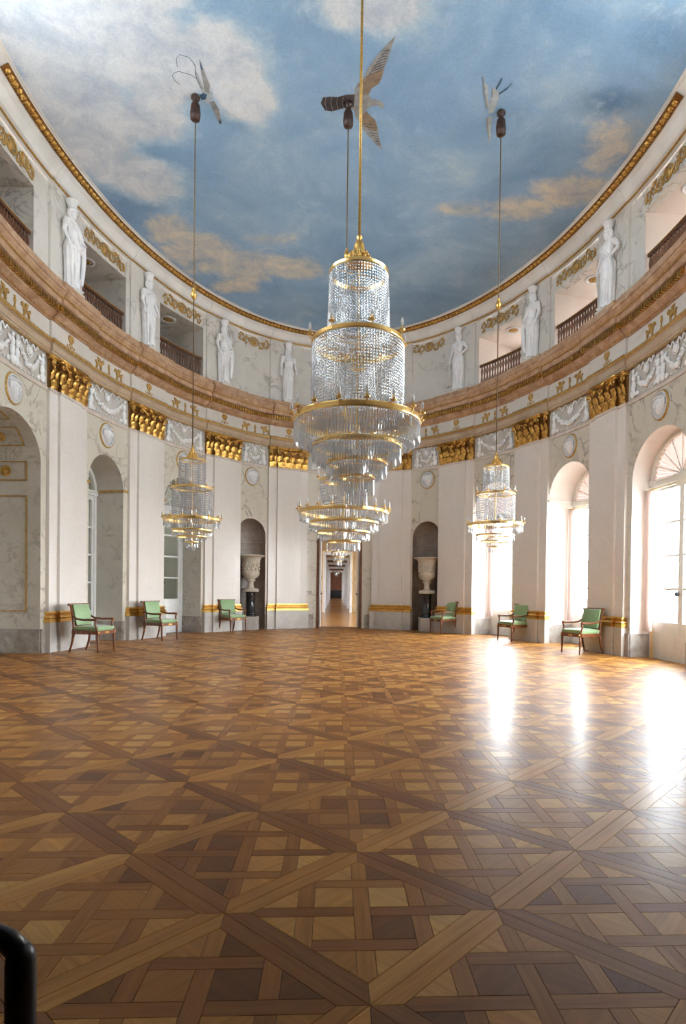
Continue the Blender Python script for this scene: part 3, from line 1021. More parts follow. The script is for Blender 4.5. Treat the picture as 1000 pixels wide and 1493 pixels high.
# --- attic storey
LOG = [Op(sg * c, h, 8.62, 0.0, z0=7.0) for c, h in ((5.55, 0.82), (8.46, 0.80), (11.65, 0.74)) for sg in (1, -1)]
HIGH = [Op(sg * c, 0.82, 8.75, 0.0, z0=7.12) for c in (14.6, 17.2) for sg in (1, -1)]   # unseen attic windows added in the near half for daylight
attic_r = sheet(0.0, SMAX, 6.9, 9.1, -0.12, LOG + HIGH).build('wall_attic_right', M['attic'], bend=True, kind='structure',
    label='grey veined attic wall above the windows', cat='wall')
attic_l = sheet(-SMAX, 0.0, 6.9, 9.1, -0.12, LOG + HIGH).build('wall_attic_left', M['attic'], bend=True, kind='structure',
    label='grey veined attic wall opposite the bright loggias', cat='wall')
for o in LOG:
    at = attic_r if o.c > 0 else attic_l
    rm = MB()
    D = -1.65
    a, b = o.c - o.h - 0.02, o.c + o.h + 0.02
    n = 6
    def strip(pa, za, pb, zb, s0=a, s1=b):
        q = []
        for k in range(n + 1):
            s = s0 + (s1 - s0) * k / n
            q += [(s, pa, za), (s, pb, zb)]
        rm.grid(q, 2, n + 1)
    strip(-0.12, 8.62, D, 8.62)
    strip(-0.12, 7.05, D, 7.05)
    rm.add([(a, -0.12, 7), (a, D, 7), (a, D, 8.7), (a, -0.12, 8.7)], [(0, 1, 2, 3)])
    rm.add([(b, -0.12, 7), (b, D, 7), (b, D, 8.7), (b, -0.12, 8.7)], [(0, 1, 2, 3)])
    rm.build('loggia_lining', M['attic'] if o.c < 0 else M['revealr'], at, bend=True)
    if o.c > 0:
        wo_ = Op(o.c, 0.5, 8.35, 0.0, z0=7.45)
        sheet(a, b, 7.0, 8.7, D, [wo_]).build('loggia_back', M['revealr'], at, bend=True)
        reveal(wo_, D, D - 0.15).build('loggia_window_reveal', M['frame'], at, bend=True)
        f = MB()
        f.box(o.c - 0.02, o.c + 0.02, D - 0.12, D - 0.08, 7.35, 8.35)
        f.box(o.c - 0.5, o.c + 0.5, D - 0.12, D - 0.08, 7.83, 7.86, 4)
        f.box(o.c - 0.5, o.c - 0.46, D - 0.12, D - 0.06, 7.35, 8.35)
        f.box(o.c + 0.46, o.c + 0.5, D - 0.12, D - 0.06, 7.35, 8.35)
        f.build('loggia_window_frame', M['frame'], at, bend=True)
        flat_ = []
        for k_ in range(5):
            flat_ += [(o.c - 0.5 + k_ / 4, D - 0.03, 7.53), (o.c - 0.5 + k_ / 4, D - 0.03, 8.35)]
        MB().grid(flat_, 2, 5).build('added_loggia_blind', M['blind'], at, bend=True, fix=False)  # blind added to cut the daylight inside the loggia
        for q in (-1, 1):
            for z0, z1 in ((7.35, 7.83), (7.86, 8.35)):
                x0, x1 = sorted((o.c + q * 0.02, o.c + q * 0.46))
                MB().add([(x0, D - 0.1, z0), (x1, D - 0.1, z0), (x1, D - 0.1, z1), (x0, D - 0.1, z1)], [(0, 1, 2, 3)]).build('window_pane', M['glass'], at, bend=True)
    else:
        sheet(a, b, 7.0, 8.7, D, []).build('loggia_back', M['attic'], at, bend=True)
        f = MB()
        f.box(o.c - 0.5, o.c - 0.4, D, D + 0.05, 7.05, 8.4)
        f.box(o.c + 0.4, o.c + 0.5, D, D + 0.05, 7.05, 8.4)
        f.box(o.c - 0.5, o.c + 0.5, D, D + 0.05, 8.28, 8.4, 4)
        f.box(o.c - 0.4, o.c + 0.4, D, D + 0.02, 7.05, 8.28, 4)
        f.build('loggia_door', M['brown'], at, bend=True)
    # rosette on the loggia soffit
    mb = MB()
    q = []
    for k in range(25):
        w = 2 * math.pi * k / 24
        for r_, z in ((0.145, 8.62), (0.15, 8.595), (0.20, 8.595), (0.205, 8.62)):
            q.append((o.c + r_ * math.cos(w), -0.60 + r_ * math.sin(w), z))
    mb.grid(q, 4, 25)
    ring = mb.build('rosette_ring', M['plaster'], at, bend=True, smooth=True)
    mb = MB()
    for k in range(10):
        w = 2 * math.pi * k / 10
        mb.ball((o.c + 0.085 * math.cos(w), -0.60 + 0.085 * math.sin(w), 8.60), (0.04, 0.04, 0.018), 6, 4)
    mb.ball((o.c, -0.60, 8.595), (0.05, 0.05, 0.03), 8, 4)
    mb.build('rosette', M['golddull'], ring, bend=True, smooth=True)
    # lintel edge
    MB().box(a + 0.02, b - 0.02, -0.30, -0.105, 8.60, 8.635, 6).build('lintel', M['attic'], at, bend=True)

for o in HIGH:
    at = attic_r if o.c > 0 else attic_l
    reveal(o, -0.12, -0.45).build('added_window_reveal', M['revealr'], at, bend=True)
    f = MB()
    for k in range(4):
        x = o.c - o.h + 0.03 + k * (2 * o.h - 0.06) / 3
        f.box(x - 0.025, x + 0.025, -0.44, -0.39, 7.12, 8.75)
    for z in (7.14, 7.66, 8.2, 8.73):
        f.box(o.c - o.h, o.c + o.h, -0.44, -0.39, z - 0.02, z + 0.02, 4)
    f.build('added_window_frame', M['frame'], at, bend=True)
    q_ = []
    for k in range(5):
        q_ += [(o.c - o.h + 2 * o.h * k / 4, -0.42, 7.12), (o.c - o.h + 2 * o.h * k / 4, -0.42, 8.75)]
    MB().grid(q_, 2, 5).build('added_window_pane', M['glass'], at, bend=True, fix=False)

def gold_panel(c, h, at, z0=8.68, z1=8.97):
    mb = MB()
    zm, hh = (z0 + z1) / 2, (z1 - z0) / 2
    n = 20
    pts = []
    for k in range(n):
        w = 2 * math.pi * k / n
        pts.append((c + 0.15 * math.cos(w), -0.10, zm + hh * 0.85 * math.sin(w)))
    mb.tube(pts + [pts[0], pts[1]], 0.02, 6, False)
    mb.ball((c, -0.11, zm), (0.10, 0.04, hh * 0.6), 10, 6)
    rg = random.Random(int(c * 100))
    for sg in (-1, 1):
        x = 0.17
        k = 0
        while x < h - 0.1:
            rr = 0.085
            cx, cz = c + sg * (x + rr), zm + (0.03 if k % 2 else -0.03)
            sp = []
            for i in range(16):
                w = i * 0.55 * (1 if k % 2 else -1) + (0 if sg > 0 else math.pi)
                r_ = rr * (1 - i / 18) + 0.008
                sp.append((cx + r_ * math.cos(w), -0.105, cz + r_ * 1.25 * math.sin(w)))
            mb.tube(sp, [0.017 - 0.0006 * i for i in range(16)], 5)
            for i in range(9):
                w = rg.uniform(0, 6.28)
                mb.ball((cx + 0.09 * math.cos(w), -0.108, cz + 0.115 * math.sin(w)), (0.042, 0.02, 0.024), 6, 4,
                        Matrix.Rotation(rg.uniform(0, 3), 3, 'Y'))
            x += 0.185
            k += 1
    mb.build('gilt_scroll_relief', M['golddull'], at, bend=True, smooth=True)
for o in LOG:
    gold_panel(o.c, o.h - 0.02, attic_r if o.c > 0 else attic_l)
for c, h in ((2.9, 0.52), (-2.9, 0.52), (0.0, 0.9)):
    gold_panel(c, h, attic_r if c >= 0 else attic_l)
# piers behind the statues
for q in PIL:
    for sg in (-1, 1):
        c = sg * (q + 0.08)
        MB().box(c - 0.55, c + 0.55, -0.14, -0.07, 7.0, 9.06, 4).build('attic_pier', M['attic'], attic_r if sg > 0 else attic_l, bend=True)

# --- pilasters
def leaf(mb, c, w, z0, h, p0, out=0.07, n=6):
    pts = []
    for j in range(n + 1):
        t = j / n
        zz = z0 + h * (t if t < 0.8 else 0.8 + (t - 0.8) * 0.2 - (t - 0.8) ** 2 * 1.5)
        pp = p0 + 0.012 + out * t ** 2.6 + (0.02 if 0.1 < t < 0.9 else 0)
        ww = w * 0.5 * (0.75 + 0.35 * math.sin(math.pi * min(1, t * 1.1))) * (1.0 if j % 2 else 0.78) * (0.55 if t > 0.95 else 1)
        for u in (-1, -0.5, 0, 0.5, 1):
            pts.append((c + ww * u, pp - 0.022 * abs(u) + (0.008 if u == 0 else 0), zz - 0.02 * abs(u)))
    mb.grid(pts, 5, n + 1)

def volute(mb, c, z, p, r, sg):
    sp = []
    for i in range(22):
        w = math.pi * 0.6 + i * 0.42
        rr = r * (1 - i / 25)
        sp.append((c + sg * rr * math.cos(w), p, z + rr * math.sin(w)))
    mb.tube(sp, [0.020 - 0.0005 * i for i in range(22)], 6)
    mb.ball((c, p, z), (0.022, 0.02, 0.022), 6, 4)

def capital(mb, c, hw, pf, outer=(-1, 1)):
    n1 = 3 if hw > 0.2 else 1
    for k in range(n1):
        leaf(mb, c + (k - (n1 - 1) / 2) * 2 * hw / n1, 2 * hw / n1 * 1.05, ZCAP + 0.02, 0.25, pf)
    for k in range(n1 + 1 if hw > 0.2 else 2):
        m_ = n1 + 1 if hw > 0.2 else 2
        leaf(mb, c + (k - (m_ - 1) / 2) * 2 * hw / m_ * 1.15, 2 * hw / m_ * 1.0, ZCAP + 0.16, 0.30, pf, 0.085)
    for sg in outer:
        volute(mb, c + sg * hw * 1.0, 5.575, pf + 0.07, 0.075, sg)
        mb.tube([(c + sg * hw * 0.25, pf + 0.02, 5.40), (c + sg * hw * 0.5, pf + 0.05, 5.56), (c + sg * hw * 0.95, pf + 0.07, 5.645)], [0.022, 0.026, 0.018], 6)
    if hw > 0.2:
        for sg in (-1, 1):
            volute(mb, c + sg * hw * 0.28, 5.56, pf + 0.035, 0.05, -sg)
        mb.ball((c, pf + 0.07, 5.665), (0.055, 0.04, 0.05), 8, 5)
        for k in range(6):
            w = k * math.pi / 3
            mb.ball((c + 0.05 * math.cos(w), pf + 0.075, 5.665 + 0.045 * math.sin(w)), (0.025, 0.02, 0.02), 6, 4)
    e = hw * 1.12
    mb.box(c - e, c + e, WP, pf + 0.055, 5.645, 5.675, 3)
    mb.box(c - e * 1.05, c + e * 1.05, WP, pf + 0.085, 5.675, 5.715, 3)
    for k in range(int(hw * 30)):
        x = c - hw + 2 * hw * (k + 0.5) / int(hw * 30)
        mb.ball((x, pf + 0.03, 5.60), 0.014, 5, 3)

for q in PIL:
    for sg in (-1, 1):
        c = sg * q
        wl = wall_right if sg > 0 else wall_left
        mb = MB()
        mb.box(c - PHH, c + PHH, WP - 0.02, -0.055, 0.55, ZCAP, 6)
        strips = mb.build('pilaster', M['pilaster'], wl, bend=True)
        MB().box(c - PH, c + PH, -0.06, 0.0, 0.55, ZCAP, 4).build('pilaster_shaft', M['pilaster'], strips, bend=True)
        mb = MB()
        mb.box(c - PHH - 0.05, c + PHH + 0.05, WP - 0.02, 0.0, 0.0, 0.575, 6)
        mb.box(c - PH - 0.05, c + PH + 0.05, -0.06, 0.055, 0.0, 0.575, 4)
        mb.build('pilaster_plinth', M['plinthlite'], strips, bend=True)
        mb = MB()
        for hw, pf in ((PHH, -0.055), (PH, 0.0)):
            prof = [(0.575, 0.0), (0.575, 0.055), (0.58, 0.06), (0.64, 0.06), (0.645, 0.055), (0.645, 0.035)]
            prof += [(0.645 + 0.055 * (1 - math.cos(a)) / 2, 0.032 + 0.026 * math.sin(a)) for a in np.linspace(0.1, math.pi - 0.1, 7)]
            prof += [(0.70, 0.028), (0.706, 0.028)]
            prof += [(0.706 + 0.027 * (1 - math.cos(a)) / 2, 0.026 - 0.014 * math.sin(a)) for a in np.linspace(0.1, math.pi - 0.1, 5)]
            prof += [(0.733, 0.026), (0.738, 0.026)]
            prof += [(0.738 + 0.034 * (1 - math.cos(a)) / 2, 0.022 + 0.018 * math.sin(a)) for a in np.linspace(0.1, math.pi - 0.1, 6)]
            prof += [(0.772, 0.016), (0.79, 0.014), (0.79, 0.0)]
            qq = []
            for z, e in prof:
                qq.append((c - hw - e, WP - 0.02, z))
                for u in np.linspace(-1, 1, 5):
                    qq.append((c + u * (hw + e), pf + e, z))
                qq.append((c + hw + e, WP - 0.02, z))
            mb.grid(qq, 7, len(prof))
        mb.build('pilaster_base', M['goldbase'], strips, bend=True)
        mb = MB()
        capital(mb, c, PH, 0.0)
        hs = (PHH - PH) / 2
        for s2 in (-1, 1):
            capital(mb, c + s2 * (PH + hs), hs * 0.92, -0.055, (s2,))
        cp = mb.build('capital', M['gold'], strips, bend=True, smooth=True)
        mb = MB()
        mb.box(c - PH * 0.95, c + PH * 0.95, WP, -0.01, ZCAP, 5.65, 3)
        mb.box(c - PHH * 0.97, c + PHH * 0.97, WP, -0.065, ZCAP, 5.65, 5)
        mb.build('capital_bell', M['goldshade'], strips, bend=True)
        mb = MB()
        mb.box(c - PHH - 0.012, c + PHH + 0.012, WP, -0.035, 5.03, 5.085, 4)
        mb.box(c - PH - 0.012, c + PH + 0.012, -0.06, 0.02, 5.03, 5.085, 4)
        mb.build('pilaster_astragal', M['string'], strips, bend=True)

# --- dado at the foot of the bays
def bays(lo, hi):
    cuts = sorted([(q - PHH - 0.04, q + PHH + 0.04) for q in PIL])
    return cuts
def dado(name, sg, ops, mat, lab):
    segs = []
    x = 0.0
    stops = sorted([(q - PHH - 0.04, q + PHH + 0.04) for q in PIL] + [(abs(o.c) - o.h - 0.0, abs(o.c) + o.h) for o in ops])
    x = 0.82
    for a, b in stops:
        if a > x + 0.01:
            segs.append((x, a))
        x = max(x, b)
    segs.append((x, 12.6 if x < 12.6 else x + 1))
    mb = MB()
    for a, b in segs:
        s0, s1 = sorted((sg * a, sg * b))
        mb.box(s0, s1, WP - 0.02, WP + 0.03, 0, 0.46, max(1, int((b - a) / 0.3)))
    return mb.build(name, mat, bend=True, kind='structure', label=lab, cat='baseboard')
dado('baseboard_right', 1, [o for o in WIN_R if o.c < 13] + [NICHE[0]], M['plinth'], 'mottled grey marble baseboard on the window side')
dado('baseboard_left', -1, WIN_L + [ALC, NICHE[1]], M['plinth'], 'mottled grey marble baseboard on the armchair side left of the door')
for o in WIN_R[:3]:
    for sg in (-1, 1):
        MB().box(*sorted((o.c + sg * o.h, o.c + sg * (o.h - 0.02))), WP - o.depth, WP, 0, 0.46).build('reveal_plinth', M['plinth'], wall_right, bend=True)
for o in WIN_L:
    for sg in (-1, 1):
        MB().box(*sorted((o.c + sg * o.h, o.c + sg * (o.h - 0.02))), WP - o.depth, WP, 0, 0.46).build('reveal_plinth', M['plinth'], wall_left, bend=True)
# impost mouldings of the window arches
for o in WIN_R[:2] + WIN_L:
    mb = MB()
    for sg in (-1, 1):
        e = o.c + sg * o.h
        a = o.c + sg * min(o.h + 0.3, 0.93)
        mb.box(*sorted((e - sg * 0.03, a)), WP - 0.01, WP + 0.03, o.spring - 0.04, o.spring + 0.015)
        mb.box(*sorted((e, e - sg * 0.03)), WP - o.depth, WP + 0.03, o.spring - 0.04, o.spring + 0.015)
    mb.build('impost_moulding', M['golddull'] if o.c < 0 else M['frame'], wall_right if o.c > 0 else wall_left, bend=True)

# --- medallions with a sculpted mask
def medallion(c, z=4.71):
    wl = wall_right if c > 0 else wall_left
    mb = MB()
    q = []
    for k in range(33):
        w = 2 * math.pi * k / 32
        for r_, p in ((0.25, WP), (0.255, WP + 0.03), (0.275, WP + 0.03), (0.285, WP)):
            q.append((c + r_ * 0.92 * math.cos(w), p, z + r_ * math.sin(w)))
    mb.grid(q, 4, 33)
    ring = mb.build('medallion', M['golddull'], wl, bend=True, smooth=True)
    mb = MB()
    q = [(c + 0.255 * 0.92 * math.cos(2 * math.pi * k / 32), WP + 0.006, z + 0.255 * math.sin(2 * math.pi * k / 32)) for k in range(32)]
    mb.add(q, [tuple(range(32))])
    q = []
    for k in range(33):
        w = 2 * math.pi * k / 32
        for r_, p in ((0.21, WP + 0.006), (0.215, WP + 0.03), (0.245, WP + 0.04), (0.26, WP + 0.02)):
            q.append((c + r_ * 0.92 * math.cos(w), p, z + r_ * math.sin(w)))
    mb.grid(q, 4, 33)
    mb.build('medallion_disc', M['disc'], ring, bend=True, smooth=True)
    mb = MB()      # mask: broad brow tapering to the chin, with band, cheeks, nose
    rows = [(0.15, 0.13, 0.03), (0.11, 0.165, 0.07), (0.05, 0.165, 0.10), (-0.02, 0.13, 0.11), (-0.09, 0.10, 0.095), (-0.15, 0.06, 0.06), (-0.18, 0.02, 0.02)]
    q = []
    for dz, hw, dp in rows:
        for u in np.linspace(-1, 1, 9):
            q.append((c + hw * u, WP + 0.006 + dp * max(0, 1 - u * u) ** 0.6, z + dz))
    mb.grid(q, 9, len(rows))
    mb.tube([(c - 0.18, WP + 0.02, z + 0.10), (c - 0.09, WP + 0.085, z + 0.125), (c, WP + 0.10, z + 0.13), (c + 0.09, WP + 0.085, z + 0.125), (c + 0.18, WP + 0.02, z + 0.10)], 0.016, 6)
    mb.ball((c, WP + 0.115, z - 0.03), (0.02, 0.025, 0.05), 6, 5)
    for sg in (-1, 1):
        mb.ball((c + sg * 0.055, WP + 0.10, z + 0.03), (0.022, 0.012, 0.012), 6, 4)
        mb.ball((c + sg * 0.15, WP + 0.04, z + 0.04), (0.03, 0.03, 0.07), 6, 4)
    mb.ball((c, WP + 0.105, z - 0.095), (0.03, 0.012, 0.012), 6, 4)
    mb.build('medallion_mask', M['plaster'], ring, bend=True, smooth=True)
for c in (2.9, 5.45, 8.33, 11.53):
    medallion(c)
    medallion(-c)

# --- garland reliefs between the capitals
def swag(c, w):
    wl = wall_of(c)
    hw = w / 2
    bgp = sheet(c - hw, c + hw, 5.10, 5.72, WP + 0.004, []).build('garland_ground', M['swagbg'], wl, bend=True)
    mb = MB()
    rg = random.Random(int(c * 50) + 9)
    p = WP + 0.02
    n = max(2, round(w / 1.3)) if w > 2 else 1
    cw = (w - 0.16) / n
    for k in range(n):
        cc = c - (w - 0.16) / 2 + cw * (k + 0.5)
        half = cw / 2 - 0.17
        m_ = int(half * 2 / 0.035)
        for i in range(m_ + 1):
            u = -1 + 2 * i / m_
            zz = 5.52 - 0.26 * (1 - u * u)
            r_ = 0.036 + 0.028 * (1 - abs(u))
            for _ in range(2):
                mb.ball((cc + u * half + rg.uniform(-.02, .02), p + rg.uniform(0, .025), zz + rg.uniform(-.035, .035)), r_ * rg.uniform(.55, .95), 6, 4)
        # ribbons over the garland, small cameo in the middle
        for sg in (-1, 1):
            rb = [(cc + sg * half * t, p + 0.01, 5.66 - 0.05 * math.sin(t * 14)) for t in np.linspace(0.12, 0.9, 14)]
            mb.tube(rb, 0.016, 5)
        mb.ball((cc, p + 0.01, 5.545), (0.065, 0.035, 0.075), 8, 5)
        mb.tube([(cc + 0.09 * math.cos(t), p + 0.01, 5.545 + 0.1 * math.sin(t)) for t in np.linspace(0, 6.283, 15)], 0.013, 5)
        # drops / winged figures at both ends
        for sg in (-1, 1):
            x = cc + sg * (cw / 2 - 0.075)
            mb.ball((x, p + 0.02, 5.62), (0.035, 0.035, 0.045), 7, 5)
            mb.ball((x, p + 0.015, 5.50), (0.055, 0.04, 0.09), 7, 5)
            mb.ball((x, p + 0.01, 5.34), (0.07, 0.04, 0.11), 7, 5)
            mb.ball((x + 0.02 * sg, p + 0.01, 5.20), (0.085, 0.04, 0.09), 7, 5)
            mb.ball((x - sg * 0.07, p + 0.01, 5.55), (0.075, 0.02, 0.04), 6, 4, Matrix.Rotation(sg * 0.7, 3, 'Y'))
            mb.ball((x - sg * 0.10, p, 5.18), (0.07, 0.025, 0.05), 6, 4, Matrix.Rotation(-sg * 0.5, 3, 'Y'))
            for _ in range(5):
                mb.ball((x + rg.uniform(-.08, .08), p, 5.14 + rg.uniform(0, .3)), rg.uniform(.018, .032), 5, 4)
    for i in range(int(w / 0.11)):
        mb.ball((c - hw + 0.08 + i * 0.11 + rg.uniform(-.03, .03), p - 0.004, 5.135 + rg.uniform(0, .04)), (0.035, 0.018, 0.02), 5, 3)
    mb.build('garland_relief', M['relief'], bgp, bend=True, smooth=True)
edges_ = [0.0] + PIL
for a, b in zip(PIL[:-1], PIL[1:]):
    c, w = (a + b) / 2, b - a - 2 * PHH - 0.06
    swag(c, w)
    swag(-c, w)
swag(0.0, 3.4 - 2 * PHH - 0.06)
swag(11.55, 2.1)
swag(-11.55, 2.1)

# --- gilt ornaments of the frieze
GR = [(0, 0), (.12, 0), (.15, .3), (.3, .34), (.5, .3), (.54, 0), (.66, 0), (.66, .35), (.75, .6), (.92, .62), (.95, .75), (.8, .92), (.65, .82),
      (.55, .6), (.45, .97), (.15, 1.0), (.3, .62), (.1, .5), (0, .68), (-.1, .62), (.02, .38)]
def griffin(c, face):
    mb = MB()
    mb.plate(GR, lambda a, b, t: (c + face * (a - 0.45) * 0.30, t, 6.065 + b * 0.255), -0.075, -0.045)
    return mb.build('gilt_griffin', M['golddull'], trim_2, bend=True)
def lamp(c):
    mb = MB()
    for z, r_ in ((6.08, .05), (6.11, .03), (6.15, .015), (6.19, .035), (6.22, .05), (6.25, .02), (6.28, .03)):
        mb.ball((c, -0.06, z), (r_, 0.02, 0.022), 8, 4)
    return mb.build('gilt_candelabrum', M['golddull'], trim_2, bend=True, smooth=True)
def cone(c):
    mb = MB()
    for j in range(7):
        r_ = 0.075 * math.sin(math.pi * (j + 1.2) / 9)
        for k in range(5):
            mb.ball((c + r_ * (k - 2) / 2, -0.015, 6.20 + j * 0.021), (0.026, 0.024, 0.020), 5, 4)
    for sg in (-1, 1):
        mb.tube([(c, -0.02, 6.19), (c + sg * 0.04, -0.02, 6.15), (c + sg * 0.075, -0.02, 6.10), (c + sg * 0.11, -0.02, 6.08), (c + sg * 0.13, -0.02, 6.11), (c + sg * 0.11, -0.02, 6.135)], 0.013, 6)
    mb.ball((c, -0.02, 6.10), (0.04, 0.025, 0.03), 6, 4)
    return mb.build('gilt_pine_cone', M['golddull'], trim_2, bend=True, smooth=True)
for q in PIL:
    cone(q); cone(-q)
for c in (0.0, 2.85, -2.85, 5.45, -5.45, 8.35, -8.35, 11.6, -11.6):
    griffin(c - 0.34, 1); griffin(c + 0.34, -1); lamp(c)

# ================================================================== WINDOWS AND DOORS
def flatsheet(a, b, p, z0, z1, n=2):
    q = []
    for k in range(n + 1):
        s = a + (b - a) * k / n
        q += [(s, p, z0), (s, p, z1)]
    return MB().grid(q, 2, n + 1)

def window(idx, o, mat, label, fan, zsill=0.72, latch=None):
    pg = WP - o.depth
    tz = o.spring - 0.10                      # transom level
    f = MB()
    a, b = o.c - o.h, o.c + o.h
    fr = 0.075
    f.box(a - 0.02, a + fr, pg - 0.06, pg + 0.02, -0.02, tz)
    f.box(b - fr, b + 0.02, pg - 0.06, pg + 0.02, -0.02, tz)
    f.box(a - 0.02, b + 0.02, pg - 0.08, pg + 0.06, tz - 0.02, tz + 0.10, 6)
    f.box(a - 0.02, b + 0.02, pg - 0.06, pg + 0.085, tz + 0.06, tz + 0.10, 6)
    root = f.build('window_%d' % idx, mat, bend=True, kind='structure', label=label, cat='window')
    # two leaves
    for sg in (-1, 1):
        x0, x1 = o.c + sg * 0.001, o.c + sg * (o.h - fr)
        lo, hi = min(x0, x1), max(x0, x1)
        m = MB()
        st = 0.07
        m.box(lo, lo + st, pg - 0.045, pg + 0.005, -0.02, tz - 0.02)
        m.box(hi - st, hi, pg - 0.045, pg + 0.005, -0.02, tz - 0.02)
        m.box(lo, hi, pg - 0.045, pg + 0.005, tz - 0.12, tz - 0.02, 3)
        m.box(lo, hi, pg - 0.045, pg + 0.005, -0.02, zsill, 3)
        m.box(lo + 0.1, hi - 0.1, pg + 0.005, pg + 0.018, 0.14, zsill - 0.2, 3)
        zz = np.linspace(zsill, tz - 0.12, 5)
        for z in zz[1:-1]:
            m.box(lo + st - 0.005, hi - st + 0.005, pg - 0.035, pg - 0.005, z - 0.022, z + 0.022, 3)
        lf = m.build('casement', mat, root, bend=True)
        for k in range(4):
            flatsheet(lo + st, hi - st, pg - 0.02, zz[k] + 0.014, zz[k + 1] - 0.014).build('pane', M['glass'], lf, bend=True, fix=False)
    if latch:
        m = MB()
        if latch == 'ball':
            m.ball((o.c - 0.05, pg + 0.04, 1.26), 0.045, 10, 7)
            m.box(o.c - 0.06, o.c - 0.04, pg, pg + 0.04, 1.24, 1.28)
        else:
            m.box(o.c - 0.10, o.c + 0.06, pg + 0.005, pg + 0.05, 1.38, 1.44)
        m.build('latch', M['black'], root, bend=True, smooth=latch == 'ball')
    # lunette
    zb = tz + 0.10
    def arch(t, g):
        return o.c - (o.h - g) * math.cos(t), max(zb, o.spring + (o.rise - g) * math.sin(t))
    N = 24
    q = []
    for k in range(N + 1):
        t = math.pi * k / N
        for g, p in ((-0.02, pg - 0.05), (-0.02, pg + 0.03), (0.075, pg + 0.03), (0.075, pg - 0.05)):
            s, z = arch(t, g)
            q.append((s, p, z))
    MB().grid(q, 4, N + 1, True).build('lunette_frame', mat, root, bend=True)
    if fan == 'silk':
        q = []
        n = 54
        for k in range(n + 1):
            t = math.pi * k / n
            for r_ in (0.06, 0.35, 0.7, 1.0):
                s = o.c - (o.h - 0.05) * r_ * math.cos(t)
                z = zb + (o.spring + o.rise - zb - 0.05) * r_ * math.sin(t)
                q.append((s, pg - 0.03 + (0.028 if k % 2 else -0.028) * r_, z))
        fa = MB().grid(q, 4, n + 1).build('pleated_fan', M['fan'], root, bend=True, fix=False)
        m = MB()
        for k in range(1, 8):
            t = math.pi * k / 8
            m.tube([(o.c - 0.05 * math.cos(t), pg + 0.004, zb + 0.05 * math.sin(t)),
                    (o.c - (o.h - 0.05) * math.cos(t), pg + 0.004, zb + (o.spring + o.rise - zb - 0.05) * math.sin(t))], 0.012, 5)
        m.ball((o.c, pg + 0.01, zb + 0.04), (0.06, 0.03, 0.06), 8, 5)
        m.build('fan_rib', mat, fa, bend=True)
    else:
        H = o.spring + o.rise - zb
        m = MB()
        for t in (0.6, 1.1, math.pi / 2, math.pi - 1.1, math.pi - 0.6):
            m.tube([(o.c, pg - 0.02, zb), (o.c - (o.h - 0.05) * math.cos(t), pg - 0.02, zb + (H - 0.04) * math.sin(t))], 0.014, 5)
        m.tube([(o.c - 0.42 * o.h * math.cos(t), pg - 0.02, zb + 0.42 * H * math.sin(t)) for t in np.linspace(0, math.pi, 13)], 0.012, 5)
        m.build('lunette_bars', mat, root, bend=True)
        q = [(o.c, pg - 0.02, zb)] + [(o.c - (o.h - 0.07) * math.cos(t), pg - 0.02, zb + (H - 0.07) * math.sin(t)) for t in np.linspace(0, math.pi, 17)]
        MB().add(q, [(0, k, k + 1) for k in range(1, 17)]).build('lunette_pane', M['glass'], root, bend=True, fix=False)
    return root

wl_ = ['tall arched window beside the right urn niche', 'tall arched window between the two nearest armchairs on the bright side',
       'wide arched garden door with pleated lunette at the right edge', 'added arched window past the garden door, outside the picture']
for i, o in enumerate(WIN_R):
    window(i + 1, o, M['frame'], wl_[i], 'silk' if i in (1, 2, 0) else 'bars', latch='ball' if i == 2 else None)
window(5, WIN_L[0], M['framew'], 'arched window with dim panes behind the left side chandelier', 'bars', 0.95, latch='bar')
window(6, WIN_L[1], M['framew'], 'arched window with dim panes behind the nearest left armchair', 'bars', 0.72)

# daylight portals just outside the glass
def portal(s, p, z, w, h):
    L = bpy.data.lights.new('daylight_portal', 'AREA')
    L.shape = 'RECTANGLE'
    L.size, L.size_y = w, h
    L.cycles.is_portal = True
    o = bpy.data.objects.new('daylight_portal', L)
    COL.objects.link(o)
    m = wall_matrix(s, p, z)
    # light shines along its -Z: turn that into the room (local +Y)
    o.matrix_world = m @ Matrix.Rotation(math.pi / 2, 4, 'X')
    return o
for o in WIN_R:
    portal(o.c, -1.10, (o.spring + o.rise) / 2 + 0.2, 2 * o.h, o.spring + o.rise)
for o in LOG:
    if o.c > 0:
        portal(o.c, -1.85, 7.85, 1.05, 1.05)

for o in HIGH:
    portal(o.c, -0.5, 7.95, 1.7, 1.75)

# curtains gathered at the window jambs
def curtain(o, p, z0, z1, x0, x1, label, folds):
    m = thing('curtain', label, 'curtain', Matrix.Identity(4), 'pale silk curtains at the bright windows')
    q = []
    n = folds * 6
    for j, z in enumerate(np.linspace(z0, z1, 7)):
        for k in range(n + 1):
            u = k / n
            squeeze = 0.85 + 0.15 * (z - z0) / (z1 - z0)
            q.append((x0 + (x1 - x0) * u * squeeze, p + 0.03 * math.sin(u * folds * 2 * math.pi) * (1 + 0.15 * j / 6), z))
    MB().grid(q, n + 1, 7).build('curtain_cloth', M['curtaint'], m, bend=True, smooth=True, fix=False)
    MB().tube([(x0, p, z1 + 0.01), (o.c, p, z1 + 0.01)], 0.012, 6).build('curtain_rod', M['brass'], m, bend=True)
    return m
curtain(WIN_R[2], WP - 0.30, 0.52, 3.28, 10.63, 10.86, 'pale pink curtain gathered beside the garden door at the right edge', 4)
curtain(WIN_R[1], WP - 0.60, 0.52, 3.33, 7.57, 7.80, 'pale pink curtain in the arched window above the nearest right armchair', 4)
curtain(WIN_R[0], WP - 0.60, 0.52, 3.33, 4.67, 4.86, 'pale pink curtain in the window behind the right side chandelier', 4)
